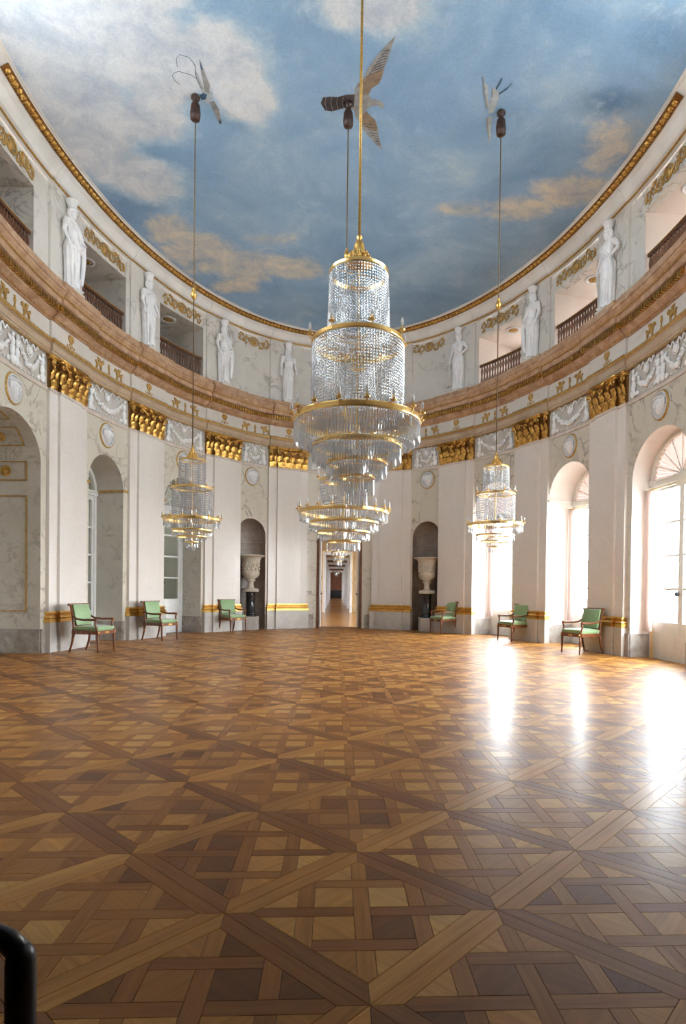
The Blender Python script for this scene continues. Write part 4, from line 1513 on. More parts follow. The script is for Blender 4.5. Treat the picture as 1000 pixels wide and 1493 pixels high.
MB().tube([(10.82, WP - 0.33, 0.01), (10.82, WP - 0.33, 0.53)], 0.018, 8).build('curtain_pole', M['brass'], bend=True, label='thin brass pole under the curtain at the right edge', cat='pole')

# side gallery behind the dim windows, gravel ground outside
mb = MB()
ga, gb, gp = -10.4, -3.9, -3.6
ng = 12
for (pa, za, pb, zb) in ((gp, -0.05, gp, 6.0), (-1.0, 6.0, gp, 6.0), (-1.0, -0.05, gp, -0.05)):
    q = []
    for k in range(ng + 1):
        s_ = ga + (gb - ga) * k / ng
        q += [(s_, pa, za), (s_, pb, zb)]
    mb.grid(q, 2, ng + 1)
for s_ in (ga, gb):
    mb.add([(s_, -0.2, -0.05), (s_, gp, -0.05), (s_, gp, 6.0), (s_, -0.2, 6.0)], [(0, 1, 2, 3)])
mb.build('wall_gallery', M['court'], bend=True, kind='structure', label='grey side gallery behind the dim windows', cat='wall')
MB().add([(-60, -40, -0.3), (90, -40, -0.3), (90, 120, -0.3), (-60, 120, -0.3)], [(0, 1, 2, 3)]).build('ground', M['ground'], kind='structure', label='pale gravel ground outside', cat='ground')

# dark porch added round the camera to shade the near floor
mb = MB()
PX, PY, PZ = 2.15, 2.75, 4.5
mb.add([(-PX, 0.9, -0.004), (-PX, -4, -0.004), (PX, -4, -0.004), (PX, 0.9, -0.004)], [(0, 1, 2, 3)])
mb.box(-PX - 0.05, PX + 0.05, -4, PY, PZ, PZ + 0.06)
mb.box(-PX - 0.05, -PX, -4, PY, -0.02, PZ)
mb.box(PX, PX + 0.05, -4, PY, -0.02, PZ)
mb.box(-PX, PX, -4.05, -4, -0.02, PZ)
mb.build('wall_added_porch', M['dark'], kind='structure', label='added dark porch around the near doorway, shading the floor', cat='wall')

# ---- far doorway and the enfilade behind it
yd = float(frame(0.0)[1]) - WP                    # wall plane at the door
mb = MB()
for sg in (-1, 1):
    mb.box(*sorted((sg * 0.66, sg * 0.81)), yd - 0.07, yd + 0.03, 0, 3.12)
    mb.box(*sorted((sg * 0.68, sg * 0.74)), yd - 0.09, yd - 0.06, 0, 3.12)
    mb.box(*sorted((sg * 0.66, sg * 0.69)), yd, yd + 0.55, 0, 3.12)
mb.box(-0.81, 0.81, yd - 0.07, yd + 0.03, 3.10, 3.26)
mb.box(-0.69, 0.69, yd, yd + 0.55, 3.10, 3.13)
door_1 = mb.build('door_1', M['brown'], kind='structure', label='brown framed far doorway opening onto the enfilade', cat='doorway')
for sg in (-1, 1):
    m = MB()
    x0, x1 = sorted((sg * 0.655, sg * 0.605))
    m.box(x0, x1, yd + 0.05, yd + 0.68, 0.02, 3.09)
    xi0, xi1 = sorted((sg * 0.605, sg * 0.595))
    for z0, z1 in ((0.15, 0.75), (0.9, 1.6), (1.75, 2.95)):
        m.box(xi0, xi1, yd + 0.13, yd + 0.60, z0, z1)
    lf = m.build('door_leaf', M['framew'], door_1)
    h = MB().ball((sg * 0.575, yd + 0.12, 1.12), 0.03, 8, 6)
    h.box(*sorted((sg * 0.605, sg * 0.57)), yd + 0.11, yd + 0.13, 1.11, 1.13)
    h.build('door_knob', M['black'], lf, smooth=True)
MB().box(-0.69, 0.69, yd - 0.02, yd + 0.55, -0.02, 0.006).build('door_sill', M['brown'], door_1)

YW = [yd + 0.5, 32.5, 39.0, 46.5, 56.0, 68.0, 79.0]
M['gallery'] = plain('ochre_gallery_wall', (0.46, 0.33, 0.19), 0.7, var=0.12, scale=2.0)
WALLC = [M['gallery'], M['gallery'], M['damask'], M['damask'], M['damask'], M['damask']]
def cross_wall(y, half, top, mat, th=0.35):
    mb = MB()
    for x0, x1, z0, z1 in ((-4.2, -half, -0.02, 4.6), (half, 3.6, -0.02, 4.6), (-half, half, top, 4.6)):
        mb.box(x0, x1, y, y + th, z0, z1)
    return mb
for k in range(len(YW) - 1):
    y0, y1 = YW[k] + (0.05 if k == 0 else 0.35), YW[k + 1]
    L = y1 - y0
    mb = MB()
    mb.add([(-4.2, y0 - .4, 0.001), (3.6, y0 - .4, 0.001), (3.6, y1, 0.001), (-4.2, y1, 0.001)], [(0, 1, 2, 3)])
    mb.build('floor_enfilade', M['oak'], kind='structure', label='polished oak floor of enfilade room %s beyond the far door' % ['one', 'two', 'three', 'four', 'five', 'six'][k], cat='floor')
    mb = MB()
    mb.add([(-4.2, y0 - .4, 4.6), (3.6, y0 - .4, 4.6), (3.6, y1, 4.6), (-4.2, y1, 4.6)], [(0, 1, 2, 3)])
    mb.add([(-4.2, y0 - .4, 0), (-4.2, y1, 0), (-4.2, y1, 4.6), (-4.2, y0 - .4, 4.6)], [(0, 1, 2, 3)])
    # window side: piers between tall openings
    ys = [y0 - .4]
    nw = max(1, int(L / 4.0))
    for w in range(nw):
        yc = y0 + L * (w + 0.5) / nw
        ys += [yc - 0.3, yc + 0.3]
    ys.append(y1)
    for q in range(0, len(ys), 2):
        mb.add([(3.6, ys[q], 0), (3.6, ys[q + 1], 0), (3.6, ys[q + 1], 4.6), (3.6, ys[q], 4.6)], [(0, 1, 2, 3)])
    for w in range(nw):
        a, b = ys[1 + 2 * w], ys[2 + 2 * w]
        mb.add([(3.6, a, 0), (3.6, b, 0), (3.6, b, 0.7), (3.6, a, 0.7)], [(0, 1, 2, 3)])
        mb.add([(3.6, a, 3.4), (3.6, b, 3.4), (3.6, b, 4.6), (3.6, a, 4.6)], [(0, 1, 2, 3)])
        L_ = bpy.data.lights.new('daylight_portal', 'AREA')
        L_.shape = 'RECTANGLE'
        L_.size, L_.size_y = 0.6, 2.7
        L_.cycles.is_portal = True
        if k < 3:
            po = bpy.data.objects.new('daylight_portal', L_)
            COL.objects.link(po)
            po.matrix_world = Matrix(((0, 0, 1, 3.65), (1, 0, 0, (a + b) / 2), (0, 1, 0, 2.05), (0, 0, 0, 1)))
    mb.build('wall_enfilade', WALLC[k], kind='structure', label='side walls of enfilade room %s beyond the far door' % ['one', 'two', 'three', 'four', 'five', 'six'][k], cat='wall')
    if k < len(YW) - 2:
        w_ = cross_wall(y1, 0.68, 3.15, WALLC[k])
        cw = w_.build('wall_partition', WALLC[k], kind='structure', label='partition wall with open door, number %s along the enfilade' % ['one', 'two', 'three', 'four', 'five'][k], cat='wall')
        m = MB()
        for sg in (-1, 1):
            m.box(*sorted((sg * 0.66, sg * 0.80)), y1 - 0.05, y1 + 0.02, 0, 3.12)
            m.box(*sorted((sg * 0.64, sg * 0.68)), y1 - 0.02, y1 + 0.37, 0, 3.12)
        m.box(-0.80, 0.80, y1 - 0.05, y1 + 0.02, 3.10, 3.28)
        m.build('door_casing', M['framew'], cw)
        m = MB()
        for sg in (-1, 1):
            m.box(*sorted((sg * 0.80, sg * 0.84)), y1 - 0.06, y1, 0, 3.3)
        m.box(-0.84, 0.84, y1 - 0.06, y1, 3.28, 3.32)
        m.build('gilt_edge', M['gold'], cw)
MB().box(-4.2, 3.6, 79.0, 79.3, -0.02, 4.6).build('wall_end', M['damask'], kind='structure', label='red brown end wall of the enfilade', cat='wall')
cab = thing('cabinet', 'small dark cabinet against the far end of the enfilade', 'cabinet', Matrix.Translation((0.05, 78.6, 0)))
MB().box(-0.75, 0.75, -0.3, 0.35, 0.12, 1.0).build('cabinet_body', M['black'], cab)
MB().box(-0.80, 0.80, -0.34, 0.36, 1.0, 1.05).build('cabinet_top', M['black'], cab)
for sx in (-0.7, 0.7):
    for sy in (-0.25, 0.3):
        MB().box(sx - 0.05, sx + 0.05, sy - 0.05, sy + 0.05, 0, 0.12).build('foot', M['black'], cab)

# ================================================================== CEILING BIRDS (painted on the ceiling)
M['pgrey'] = plain('paint_grey_feather', (0.36, 0.37, 0.39), 0.85, var=0.15, scale=8)
M['pdark'] = plain('paint_dark_feather', (0.07, 0.055, 0.06), 0.85, var=0.2, scale=8)
M['ptan'] = plain('paint_tan_feather', (0.33, 0.25, 0.18), 0.85, var=0.15, scale=8)
M['pwhite'] = plain('paint_white_feather', (0.50, 0.57, 0.62), 0.85, var=0.1, scale=8)
M['pblue'] = plain('paint_blue_feather', (0.07, 0.15, 0.27), 0.85, var=0.15, scale=8)
def patch(poly, ox, oy, k, name, mat, parent=None, lift=0.004):
    vs = []
    for x, y in poly:
        P = pix(ox + x / k, oy + y / k, 9.58)
        for _ in range(3):
            P = pix(ox + x / k, oy + y / k, ceil_z(P[0], P[1]) - lift)
        vs.append(tuple(P))
    return MB().add(vs, [tuple(range(len(vs)))]).build(name, mat, parent, fix=False)
def strokes(lines, ox, oy, k, name, mat, parent, width=0.5, lift=0.008):
    mb = MB()
    for ln in lines:
        n = len(ln)
        q = []
        for i, (x, y) in enumerate(ln):
            x0, y0 = ln[max(0, i - 1)]
            x1, y1 = ln[min(n - 1, i + 1)]
            l = math.hypot(x1 - x0, y1 - y0) or 1
            wx, wy = -(y1 - y0) / l * width * k / 2, (x1 - x0) / l * width * k / 2
            for sg in (1, -1):
                P = pix(ox + (x + sg * wx) / k, oy + (y + sg * wy) / k, 9.58)
                for _ in range(3):
                    P = pix(ox + (x + sg * wx) / k, oy + (y + sg * wy) / k, ceil_z(P[0], P[1]) - lift)
                q.append(tuple(P))
        mb.grid(q, 2, n)
    return mb.build(name, mat, parent, fix=False)
EO = (450, 40, 7.143)
eagle = patch([(480, 690), (480, 640), (510, 590), (570, 540), (620, 640), (620, 690), (650, 740), (700, 750), (760, 770), (790, 830), (760, 845), (720, 815), (650, 820),
               (600, 860), (560, 900), (520, 980), (480, 920), (470, 860), (400, 840), (400, 700)], *EO, 'painted_eagle', M['pgrey'], ceiling)
patch([(570, 540), (620, 420), (700, 310), (800, 190), (900, 90), (860, 220), (820, 340), (780, 440), (720, 470)], *EO, 'eagle_wing', M['pgrey'], eagle, 0.005)
patch([(510, 590), (570, 530), (720, 460), (785, 440), (760, 520), (730, 590), (660, 630), (620, 700), (560, 700)], *EO, 'eagle_wing_covert', M['ptan'], eagle, 0.006)
patch([(560, 900), (600, 870), (640, 920), (690, 960), (720, 1050), (690, 1080), (600, 1040), (545, 1000)], *EO, 'eagle_wing_covert', M['ptan'], eagle, 0.006)
patch([(530, 960), (600, 1030), (690, 1070), (720, 1050), (740, 1180), (770, 1280), (700, 1220), (620, 1130), (560, 1050)], *EO, 'eagle_wing', M['pgrey'], eagle, 0.005)
patch([(125, 790), (150, 730), (220, 720), (300, 725), (400, 700), (480, 700), (470, 830), (400, 830), (330, 850), (240, 875), (170, 865)], *EO, 'eagle_tail', M['pdark'], eagle, 0.005)
strokes([[(600 + 26 * i, 520 - 38 * i), (640 + 24 * i, 490 - 36 * i), (700 + 17 * i, 470 - 34 * i), (780 + 8 * i, 430 - 26 * i)] for i in range(8)], *EO, 'eagle_bar', M['pdark'], eagle, 0.9)
strokes([[(570 + 22 * i, 1000 + 30 * i), (620 + 16 * i, 1010 + 30 * i), (700 + 6 * i, 1020 + 28 * i)] for i in range(8)], *EO, 'eagle_bar', M['pdark'], eagle, 0.7)
strokes([[(180 + 60 * i, 725), (170 + 60 * i, 790), (190 + 60 * i, 860)] for i in range(4)], *EO, 'eagle_bar', M['pgrey'], eagle, 0.6)
strokes([[(530 + 25 * i, 700 + 10 * i), (540 + 25 * i, 760), (520 + 25 * i, 850)] for i in range(4)], *EO, 'eagle_bar', M['ptan'], eagle, 0.5)
BO = (240, 70, 10.0)
bird = patch([(440, 300), (500, 420), (560, 560), (690, 650), (705, 740), (650, 810), (580, 780), (540, 640), (470, 480)], *BO, 'painted_bird', M['pwhite'], ceiling)
patch([(505, 150), (550, 290), (600, 420), (655, 540), (650, 660), (590, 640), (560, 500), (530, 350)], *BO, 'bird_wing', M['pgrey'], bird, 0.006)
patch([(505, 150), (550, 290), (570, 320), (525, 310)], *BO, 'bird_wing_tip', M['pblue'], bird, 0.008)
patch([(650, 790), (720, 770), (790, 890), (830, 1090), (800, 1115), (740, 980)], *BO, 'bird_wing', M['pgrey'], bird, 0.006)
patch([(790, 1050), (825, 1060), (830, 1100), (800, 1115)], *BO, 'bird_wing_tip', M['pblue'], bird, 0.008)
patch([(510, 690), (560, 655), (620, 680), (600, 750), (540, 760)], *BO, 'bird_head', M['pblue'], bird, 0.008)
strokes([[(540, 600), (480, 460), (380, 390), (200, 340), (130, 370), (110, 410), (150, 480), (220, 535)],
         [(500, 500), (445, 390), (445, 260), (360, 140), (220, 95), (170, 150), (185, 280)]], *BO, 'bird_tail_plume', M['pblue'], bird, 0.8)
CO = (690, 90, 11.49)
bird2 = patch([(330, 430), (420, 500), (430, 620), (380, 740), (330, 850), (250, 870), (270, 700), (300, 600)], *CO, 'painted_bird', M['pwhite'], ceiling)
patch([(155, 230), (180, 340), (240, 400), (260, 700), (250, 810), (225, 760), (200, 500)], *CO, 'bird_wing', M['pwhite'], bird2, 0.006)
patch([(250, 920), (310, 900), (300, 1100), (290, 1380), (265, 1380), (250, 1150), (240, 980)], *CO, 'bird_wing', M['pwhite'], bird2, 0.006)
strokes([[(160, 250), (190, 550), (230, 780)], [(230, 940), (230, 1100), (260, 1270)], [(325, 440), (310, 600)]], *CO, 'bird_wing_edge', M['pgrey'], bird2, 2.0)
patch([(475, 260), (490, 290), (450, 380), (390, 470), (370, 450), (430, 350)], *CO, 'bird_tail_plume', M['pblue'], bird2, 0.006)
patch([(655, 340), (640, 380), (560, 470), (430, 555), (430, 525), (590, 410)], *CO, 'bird_tail_plume', M['pblue'], bird2, 0.006)

# ================================================================== BALUSTRADES IN THE LOGGIAS
where = {5.55: 'second loggia from the far wall', 8.46: 'third loggia from the far wall', 11.65: 'loggia at the edge of the frame'}
for o in LOG:
    side = 'on the bright side' if o.c > 0 else 'on the left attic'
    nm = {5.55: 'loggia nearest the far wall', 8.46: 'middle loggia', 11.65: 'loggia at the picture edge'}[abs(o.c)]
    b = thing('balustrade', 'brown openwork balustrade in the %s %s' % (nm, side), 'balustrade', Matrix.Identity(4), 'loggia balustrades')
    a0, a1 = o.c - o.h + 0.01, o.c + o.h - 0.01
    pb = -0.20
    MB().box(a0, a1, pb - 0.035, pb + 0.035, 7.72, 7.77, 6).build('top_rail', M['rail'], b, bend=True)
    MB().box(a0, a1, pb - 0.02, pb + 0.045, 7.77, 7.785, 6).build('gilt_rail_edge', M['golddull'], b, bend=True)
    MB().box(a0, a1, pb - 0.03, pb + 0.03, 7.13, 7.18, 6).build('bottom_rail', M['rail'], b, bend=True)
    n = 16
    for k in range(n):
        s = a0 + (a1 - a0) * (k + 0.5) / n
        w = 0.028
        mb = MB()
        mb.tube([(s, pb, 7.17), (s + w, pb, 7.32), (s, pb, 7.45), (s - w, pb, 7.58), (s, pb, 7.73)], [0.015, 0.018, 0.02, 0.018, 0.015], 6)
        mb.tube([(s, pb, 7.17), (s - w, pb, 7.32), (s, pb, 7.45), (s + w, pb, 7.58), (s, pb, 7.73)], [0.015, 0.018, 0.02, 0.018, 0.015], 6)
        mb.ball((s, pb, 7.45), 0.018, 6, 4)
        mb.build('baluster', M['rail'] if o.c < 0 else M['brown'], b, bend=True)

# ================================================================== STATUES
def remesh(mb, voxel, name):
    me = mb.mesh(name + '_raw', fix=True)
    o = bpy.data.objects.new(name + '_raw', me)
    COL.objects.link(o)
    md = o.modifiers.new('r', 'REMESH')
    md.mode = 'VOXEL'
    md.voxel_size = voxel
    sm = o.modifiers.new('s', 'SMOOTH')
    sm.factor = 0.5
    sm.iterations = 1
    dg = bpy.context.evaluated_depsgraph_get()
    me2 = bpy.data.meshes.new_from_object(o.evaluated_get(dg))
    me2.name = name
    bpy.data.objects.remove(o)
    me2.polygons.foreach_set('use_smooth', [True] * len(me2.polygons))
    return me2

def loft(mb, rings, n=36, fold=0, amp=0.0, twist=0.0):
    pts = []
    for i, (z, rx, ry, cx, cy) in enumerate(rings):
        for k in range(n):
            w = 2 * math.pi * k / n
            a = 1 + amp * (0.6 * math.sin(fold * w + twist * i) + 0.4 * math.sin((fold * 1.7 // 1) * w + 1.3 + twist * i * 0.6))
            pts.append((cx + rx * a * math.cos(w), cy + ry * a * math.sin(w), z))
    o = len(mb.v)
    mb.grid(pts, n, len(rings), True)
    mb.f.append(tuple(o + k for k in range(n))[::-1])
    mb.f.append(tuple(o + (len(rings) - 1) * n + k for k in range(n)))

def hand(mb, c, d, side):
    c = np.array(c, float)
    d = np.array(d, float) / np.linalg.norm(d)
    x = np.array([1.0, 0, 0]) if abs(d[0]) < 0.8 else np.array([0, 1.0, 0])
    x = x - d * (x @ d)
    x /= np.linalg.norm(x)
    mb.ball(tuple(c + d * 0.035), (0.03, 0.024, 0.045), 8, 6)
    for k, L in enumerate((0.065, 0.075, 0.07, 0.055)):
        b = c + d * 0.06 + x * (k - 1.5) * 0.0155
        t = b + d * L * 0.6
        e = b + d * L + np.array([0, -0.015, 0])
        mb.tube([b - d * 0.02, b, t, e], [0.011, 0.0105, 0.010, 0.008], 6)
    b = c + d * 0.03 + x * side * 0.026
    mb.tube([b - d * 0.01, b + x * side * 0.02 + d * 0.02, b + x * side * 0.028 + d * 0.05], [0.012, 0.011, 0.009], 6)

def statue_mesh(kind):
    mb = MB()
    # long skirt with folds, leg pushing through
    hx = 0.02 if kind != 2 else -0.025
    rings = [(0.0, .185, .155, 0, 0), (0.06, .175, .145, 0, 0), (0.25, .165, .135, 0, 0), (0.45, .168, .138, hx, 0.005), (0.62, .175, .145, hx, 0.012),
             (0.78, .182, .146, hx, 0.005), (0.92, .172, .135, hx * .5, 0), (1.0, .150, .122, 0, 0)]
    loft(mb, rings, 60, 13 if kind == 0 else 11, 0.11, 0.12 if kind == 0 else 0.25)
    mb.tube([(0.06 * (1 if kind != 2 else -1), 0.10, 0.55), (0.075 * (1 if kind != 2 else -1), 0.15, 0.42), (0.08 * (1 if kind != 2 else -1), 0.11, 0.08)], [0.07, 0.055, 0.05], 10)
    # feet
    for sx in (-0.07, 0.07):
        mb.ball((sx, 0.15, 0.02), (0.04, 0.08, 0.03), 8, 5)
    # torso, bust, shoulders
    loft(mb, [(0.95, .155, .125, 0, 0), (1.03, .128, .105, 0, 0), (1.10, .132, .108, 0, .005), (1.20, .152, .128, 0, .018), (1.28, .168, .125, 0, .012), (1.36, .175, .100, 0, 0), (1.41, .12, .075, 0, 0)], 36, 11, 0.045, 0.3)
    for sx in (-0.07, 0.07):
        mb.ball((sx, 0.105, 1.235), (0.062, 0.055, 0.06), 10, 7)
    for sx in (-1, 1):
        mb.ball((sx * 0.175, 0, 1.355), (0.062, 0.062, 0.06), 8, 6)
    # overfold at the hips
    rr = [(0.80, .205, .165, 0, 0), (0.84, .200, .162, 0, 0), (0.93, .182, .145, 0, 0), (1.02, .140, .115, 0, 0)]
    loft(mb, rr, 60, 15, 0.09, 0.2)
    # neck, head, hair, face
    mb.tube([(0, -0.005, 1.38), (0, 0, 1.47)], [0.058, 0.05], 10)
    mb.ball((0, 0.012, 1.545), (0.077, 0.092, 0.108), 14, 10)
    mb.ball((0, 0.055, 1.475), (0.04, 0.04, 0.03), 8, 6)
    mb.tube([(0, 0.098, 1.575), (0, 0.118, 1.528)], [0.010, 0.017], 6)
    mb.ball((0, 0.097, 1.497), (0.024, 0.014, 0.010), 8, 5)
    for sx in (-1, 1):
        mb.ball((sx * 0.032, 0.094, 1.565), (0.018, 0.010, 0.009), 6, 5)
        mb.ball((sx * 0.033, 0.094, 1.582), (0.022, 0.012, 0.006), 6, 5)
        mb.ball((sx * 0.079, 0.0, 1.54), (0.012, 0.02, 0.03), 6, 5)
        for q in range(4):
            mb.ball((sx * (0.083 - 0.002 * q), -0.015 - 0.004 * q, 1.60 - 0.035 * q), (0.028, 0.045, 0.024), 6, 5)
        mb.tube([(sx * 0.075, -0.03, 1.50), (sx * 0.095, 0.02, 1.43), (sx * 0.10, 0.05, 1.36)], [0.026, 0.022, 0.016], 6)
    mb.ball((0, -0.075, 1.53), (0.07, 0.055, 0.07), 8, 6)
    for q in range(9):
        w = math.pi * q / 8
        mb.ball((0.078 * math.cos(w), 0.02 + 0.068 * math.sin(w), 1.628), (0.022, 0.022, 0.018), 6, 4)
    # basket capital on the head
    mb.lathe([(0.07, 1.63), (0.078, 1.655), (0.085, 1.70), (0.098, 1.75), (0.120, 1.785), (0.126, 1.795), (0.126, 1.825), (0.10, 1.83)], 24, (0, 0, 0), 12, 0.03, (1.64, 1.78))
    # arms: (shoulder, elbow, wrist) on each side; x>0 is the figure's right as seen
    A = {0: (((-.19, 0, 1.36), (-.235, .0, 1.12), (-.24, .085, .95)), ((.19, 0, 1.36), (.235, -.01, 1.12), (.26, .07, .93))),
         1: (((-.19, 0, 1.36), (-.225, .01, 1.12), (-.15, .16, 1.02)), ((.19, 0, 1.36), (.25, -.01, 1.13), (.245, .07, .94))),
         2: (((-.19, 0, 1.36), (-.33, -.03, 1.16), (-.19, .07, 1.03)), ((.19, 0, 1.36), (.225, .02, 1.12), (.25, .08, .92)))}[kind]
    for (sh, el, wr), sd in zip(A, (-1, 1)):
        mb.tube([sh, tuple((np.array(sh) + np.array(el)) / 2), el], [.056, .05, .042], 10)
        mb.tube([el, tuple((np.array(el) * .6 + np.array(wr) * .4)), wr], [.043, .040, .027], 10)
        hand(mb, wr, np.array(wr) - np.array(el) + np.array([0, 0, -0.03]), -sd)
    sleeve = A[0]
    for (sh, el, wr) in A:
        mid = tuple((np.array(sh) * .45 + np.array(el) * .55))
        mb.tube([sh, mid], [.066, .062], 10)
    # draped mantle or attributes
    if kind == 0:
        mb.ball((.275, .09, .81), (.05, .05, .075), 8, 6)               # jug in the lowered hand
        mb.tube([(.275, .09, .88), (.275, .09, .93)], [.025, .032], 8)
    if kind == 1:
        mb.tube([(.16, .05, 1.40), (.06, .14, 1.24), (-.08, .15, 1.08), (-.19, .12, .98)], [.04, .05, .05, .045], 8)
        mb.tube([(-.19, .14, .98), (-.20, .13, .75), (-.19, .12, .45), (-.18, .10, .2)], [.045, .055, .05, .035], 8)
        mb.tube([(-.21, .02, 1.0), (-.225, .0, .7), (-.21, -.02, .3)], [.04, .05, .035], 8)
        mb.tube([(.15, .12, .92), (.0, .17, .86), (-.14, .15, .96)], [.035, .04, .035], 8)
    if kind == 2:
        mb.tube([(.17, .04, 1.39), (.07, .13, 1.27), (-.06, .15, 1.15), (-.14, .10, 1.05)], [.03, .035, .035, .03], 8)
        mb.tube([(.262, .09, .86), (.275, .08, .62), (.27, .06, .42)], [.014, .017, .012], 8)
        mb.tube([(-.16, .08, 1.0), (-.20, .06, .75), (-.19, .03, .4)], [.035, .045, .03], 8)
    return remesh(mb, 0.0105, 'caryatid_figure')
SM = [statue_mesh(k) for k in range(3)]
plinth_me = MB().box(-0.2, 0.2, -0.16, 0.17, -0.08, 0.0).mesh('statue_base')
plinth_me.materials.append(M['attic'])
st = [(-9.86, 1, 1, 'white caryatid nearest the left picture edge, mantle slung across her waist'),
      (-6.98, 0, 1, 'white caryatid with a lowered jug between the two left loggias'),
      (-4.08, 1, 1, 'white caryatid with wrapped mantle beside the left blank attic panel'),
      (-1.76, 0, 1, 'white caryatid left of the big chandelier, jug at her side'),
      (4.08, 2, 1, 'white caryatid with hand on hip, first right of the big chandelier'),
      (6.98, 1, -1, 'white caryatid in folded mantle between the two right loggias'),
      (9.86, 2, 1, 'white caryatid with hand on hip nearest the right picture edge'),
      (1.76, 0, -1, 'white caryatid mostly hidden behind the big chandelier')]
for s, k, mir, lab in st:
    t = thing('caryatid_statue', lab, 'statue', wall_matrix(s, 0.03, 7.19), 'attic caryatids')
    f = link('figure', SM[k], M['statue'], t)
    if mir < 0:
        f.scale.x = -1
    link('base', plinth_me, None, t)

# ================================================================== URNS ON COLUMNS
urn_prof = [(0.0, 0), (0.235, 0.0), (0.25, 0.02), (0.25, 0.085), (0.225, 0.105), (0.12, 0.12), (0.10, 0.16), (0.085, 0.26), (0.10, 0.33), (0.145, 0.345), (0.15, 0.37), (0.10, 0.385),
            (0.12, 0.40), (0.20, 0.445), (0.255, 0.52), (0.27, 0.60), (0.262, 0.635), (0.245, 0.65), (0.25, 0.72), (0.265, 0.85), (0.285, 0.97), (0.31, 1.04), (0.35, 1.075), (0.41, 1.09), (0.43, 1.10), (0.43, 1.125), (0.40, 1.135), (0.30, 1.12), (0.0, 1.05)]
for sg, lab in ((-1, 'left'), (1, 'right')):
    s0 = 2.90 if sg > 0 else -2.90
    x, y, nx, ny = (float(v) for v in frame(s0))
    p = -0.16
    base = Matrix.Translation((x + nx * p, y + ny * p, 0))
    ped = thing('pedestal', 'black marble column on a pale block in the %s niche' % lab, 'pedestal', base, 'niche pedestals')
    MB().box(-0.235, 0.235, -0.235, 0.235, 0, 0.41).build('pedestal_block', M['plinthlite'], ped)
    MB().lathe([(0.19, 0.41), (0.195, 0.43), (0.19, 0.46), (0.15, 0.475), (0.142, 0.50), (0.142, 0.535), (0.15, 0.545), (0.15, 0.56), (0.14, 0.57), (0.138, 1.05), (0.145, 1.06), (0.145, 1.075), (0.138, 1.08), (0.14, 1.12), (0.165, 1.14), (0.165, 1.16), (0.0, 1.16)], 32).build('column', M['column'], ped, smooth=True)
    u = thing('urn', 'pale carved marble urn on the black column in the %s niche' % lab, 'urn', base @ Matrix.Translation((0, 0, 1.16)), 'niche urns')
    MB().lathe(urn_prof[1:], 48, (0, 0, 0), 16, 0.03, (0.43, 0.63)).build('urn_body', M['urn'], u, smooth=True)
    mb = MB()
    rg = random.Random(4)
    for k in range(40):
        w = 2 * math.pi * k / 40
        mb.ball((0.258 * math.cos(w) * (1 + .02), 0.258 * math.sin(w) * 1.02, 0.80 + 0.10 * math.sin(k * 2.1)), (0.028, 0.028, rg.uniform(.03, .07)), 6, 4)
    mb.build('urn_relief', M['urn'], u, smooth=True)

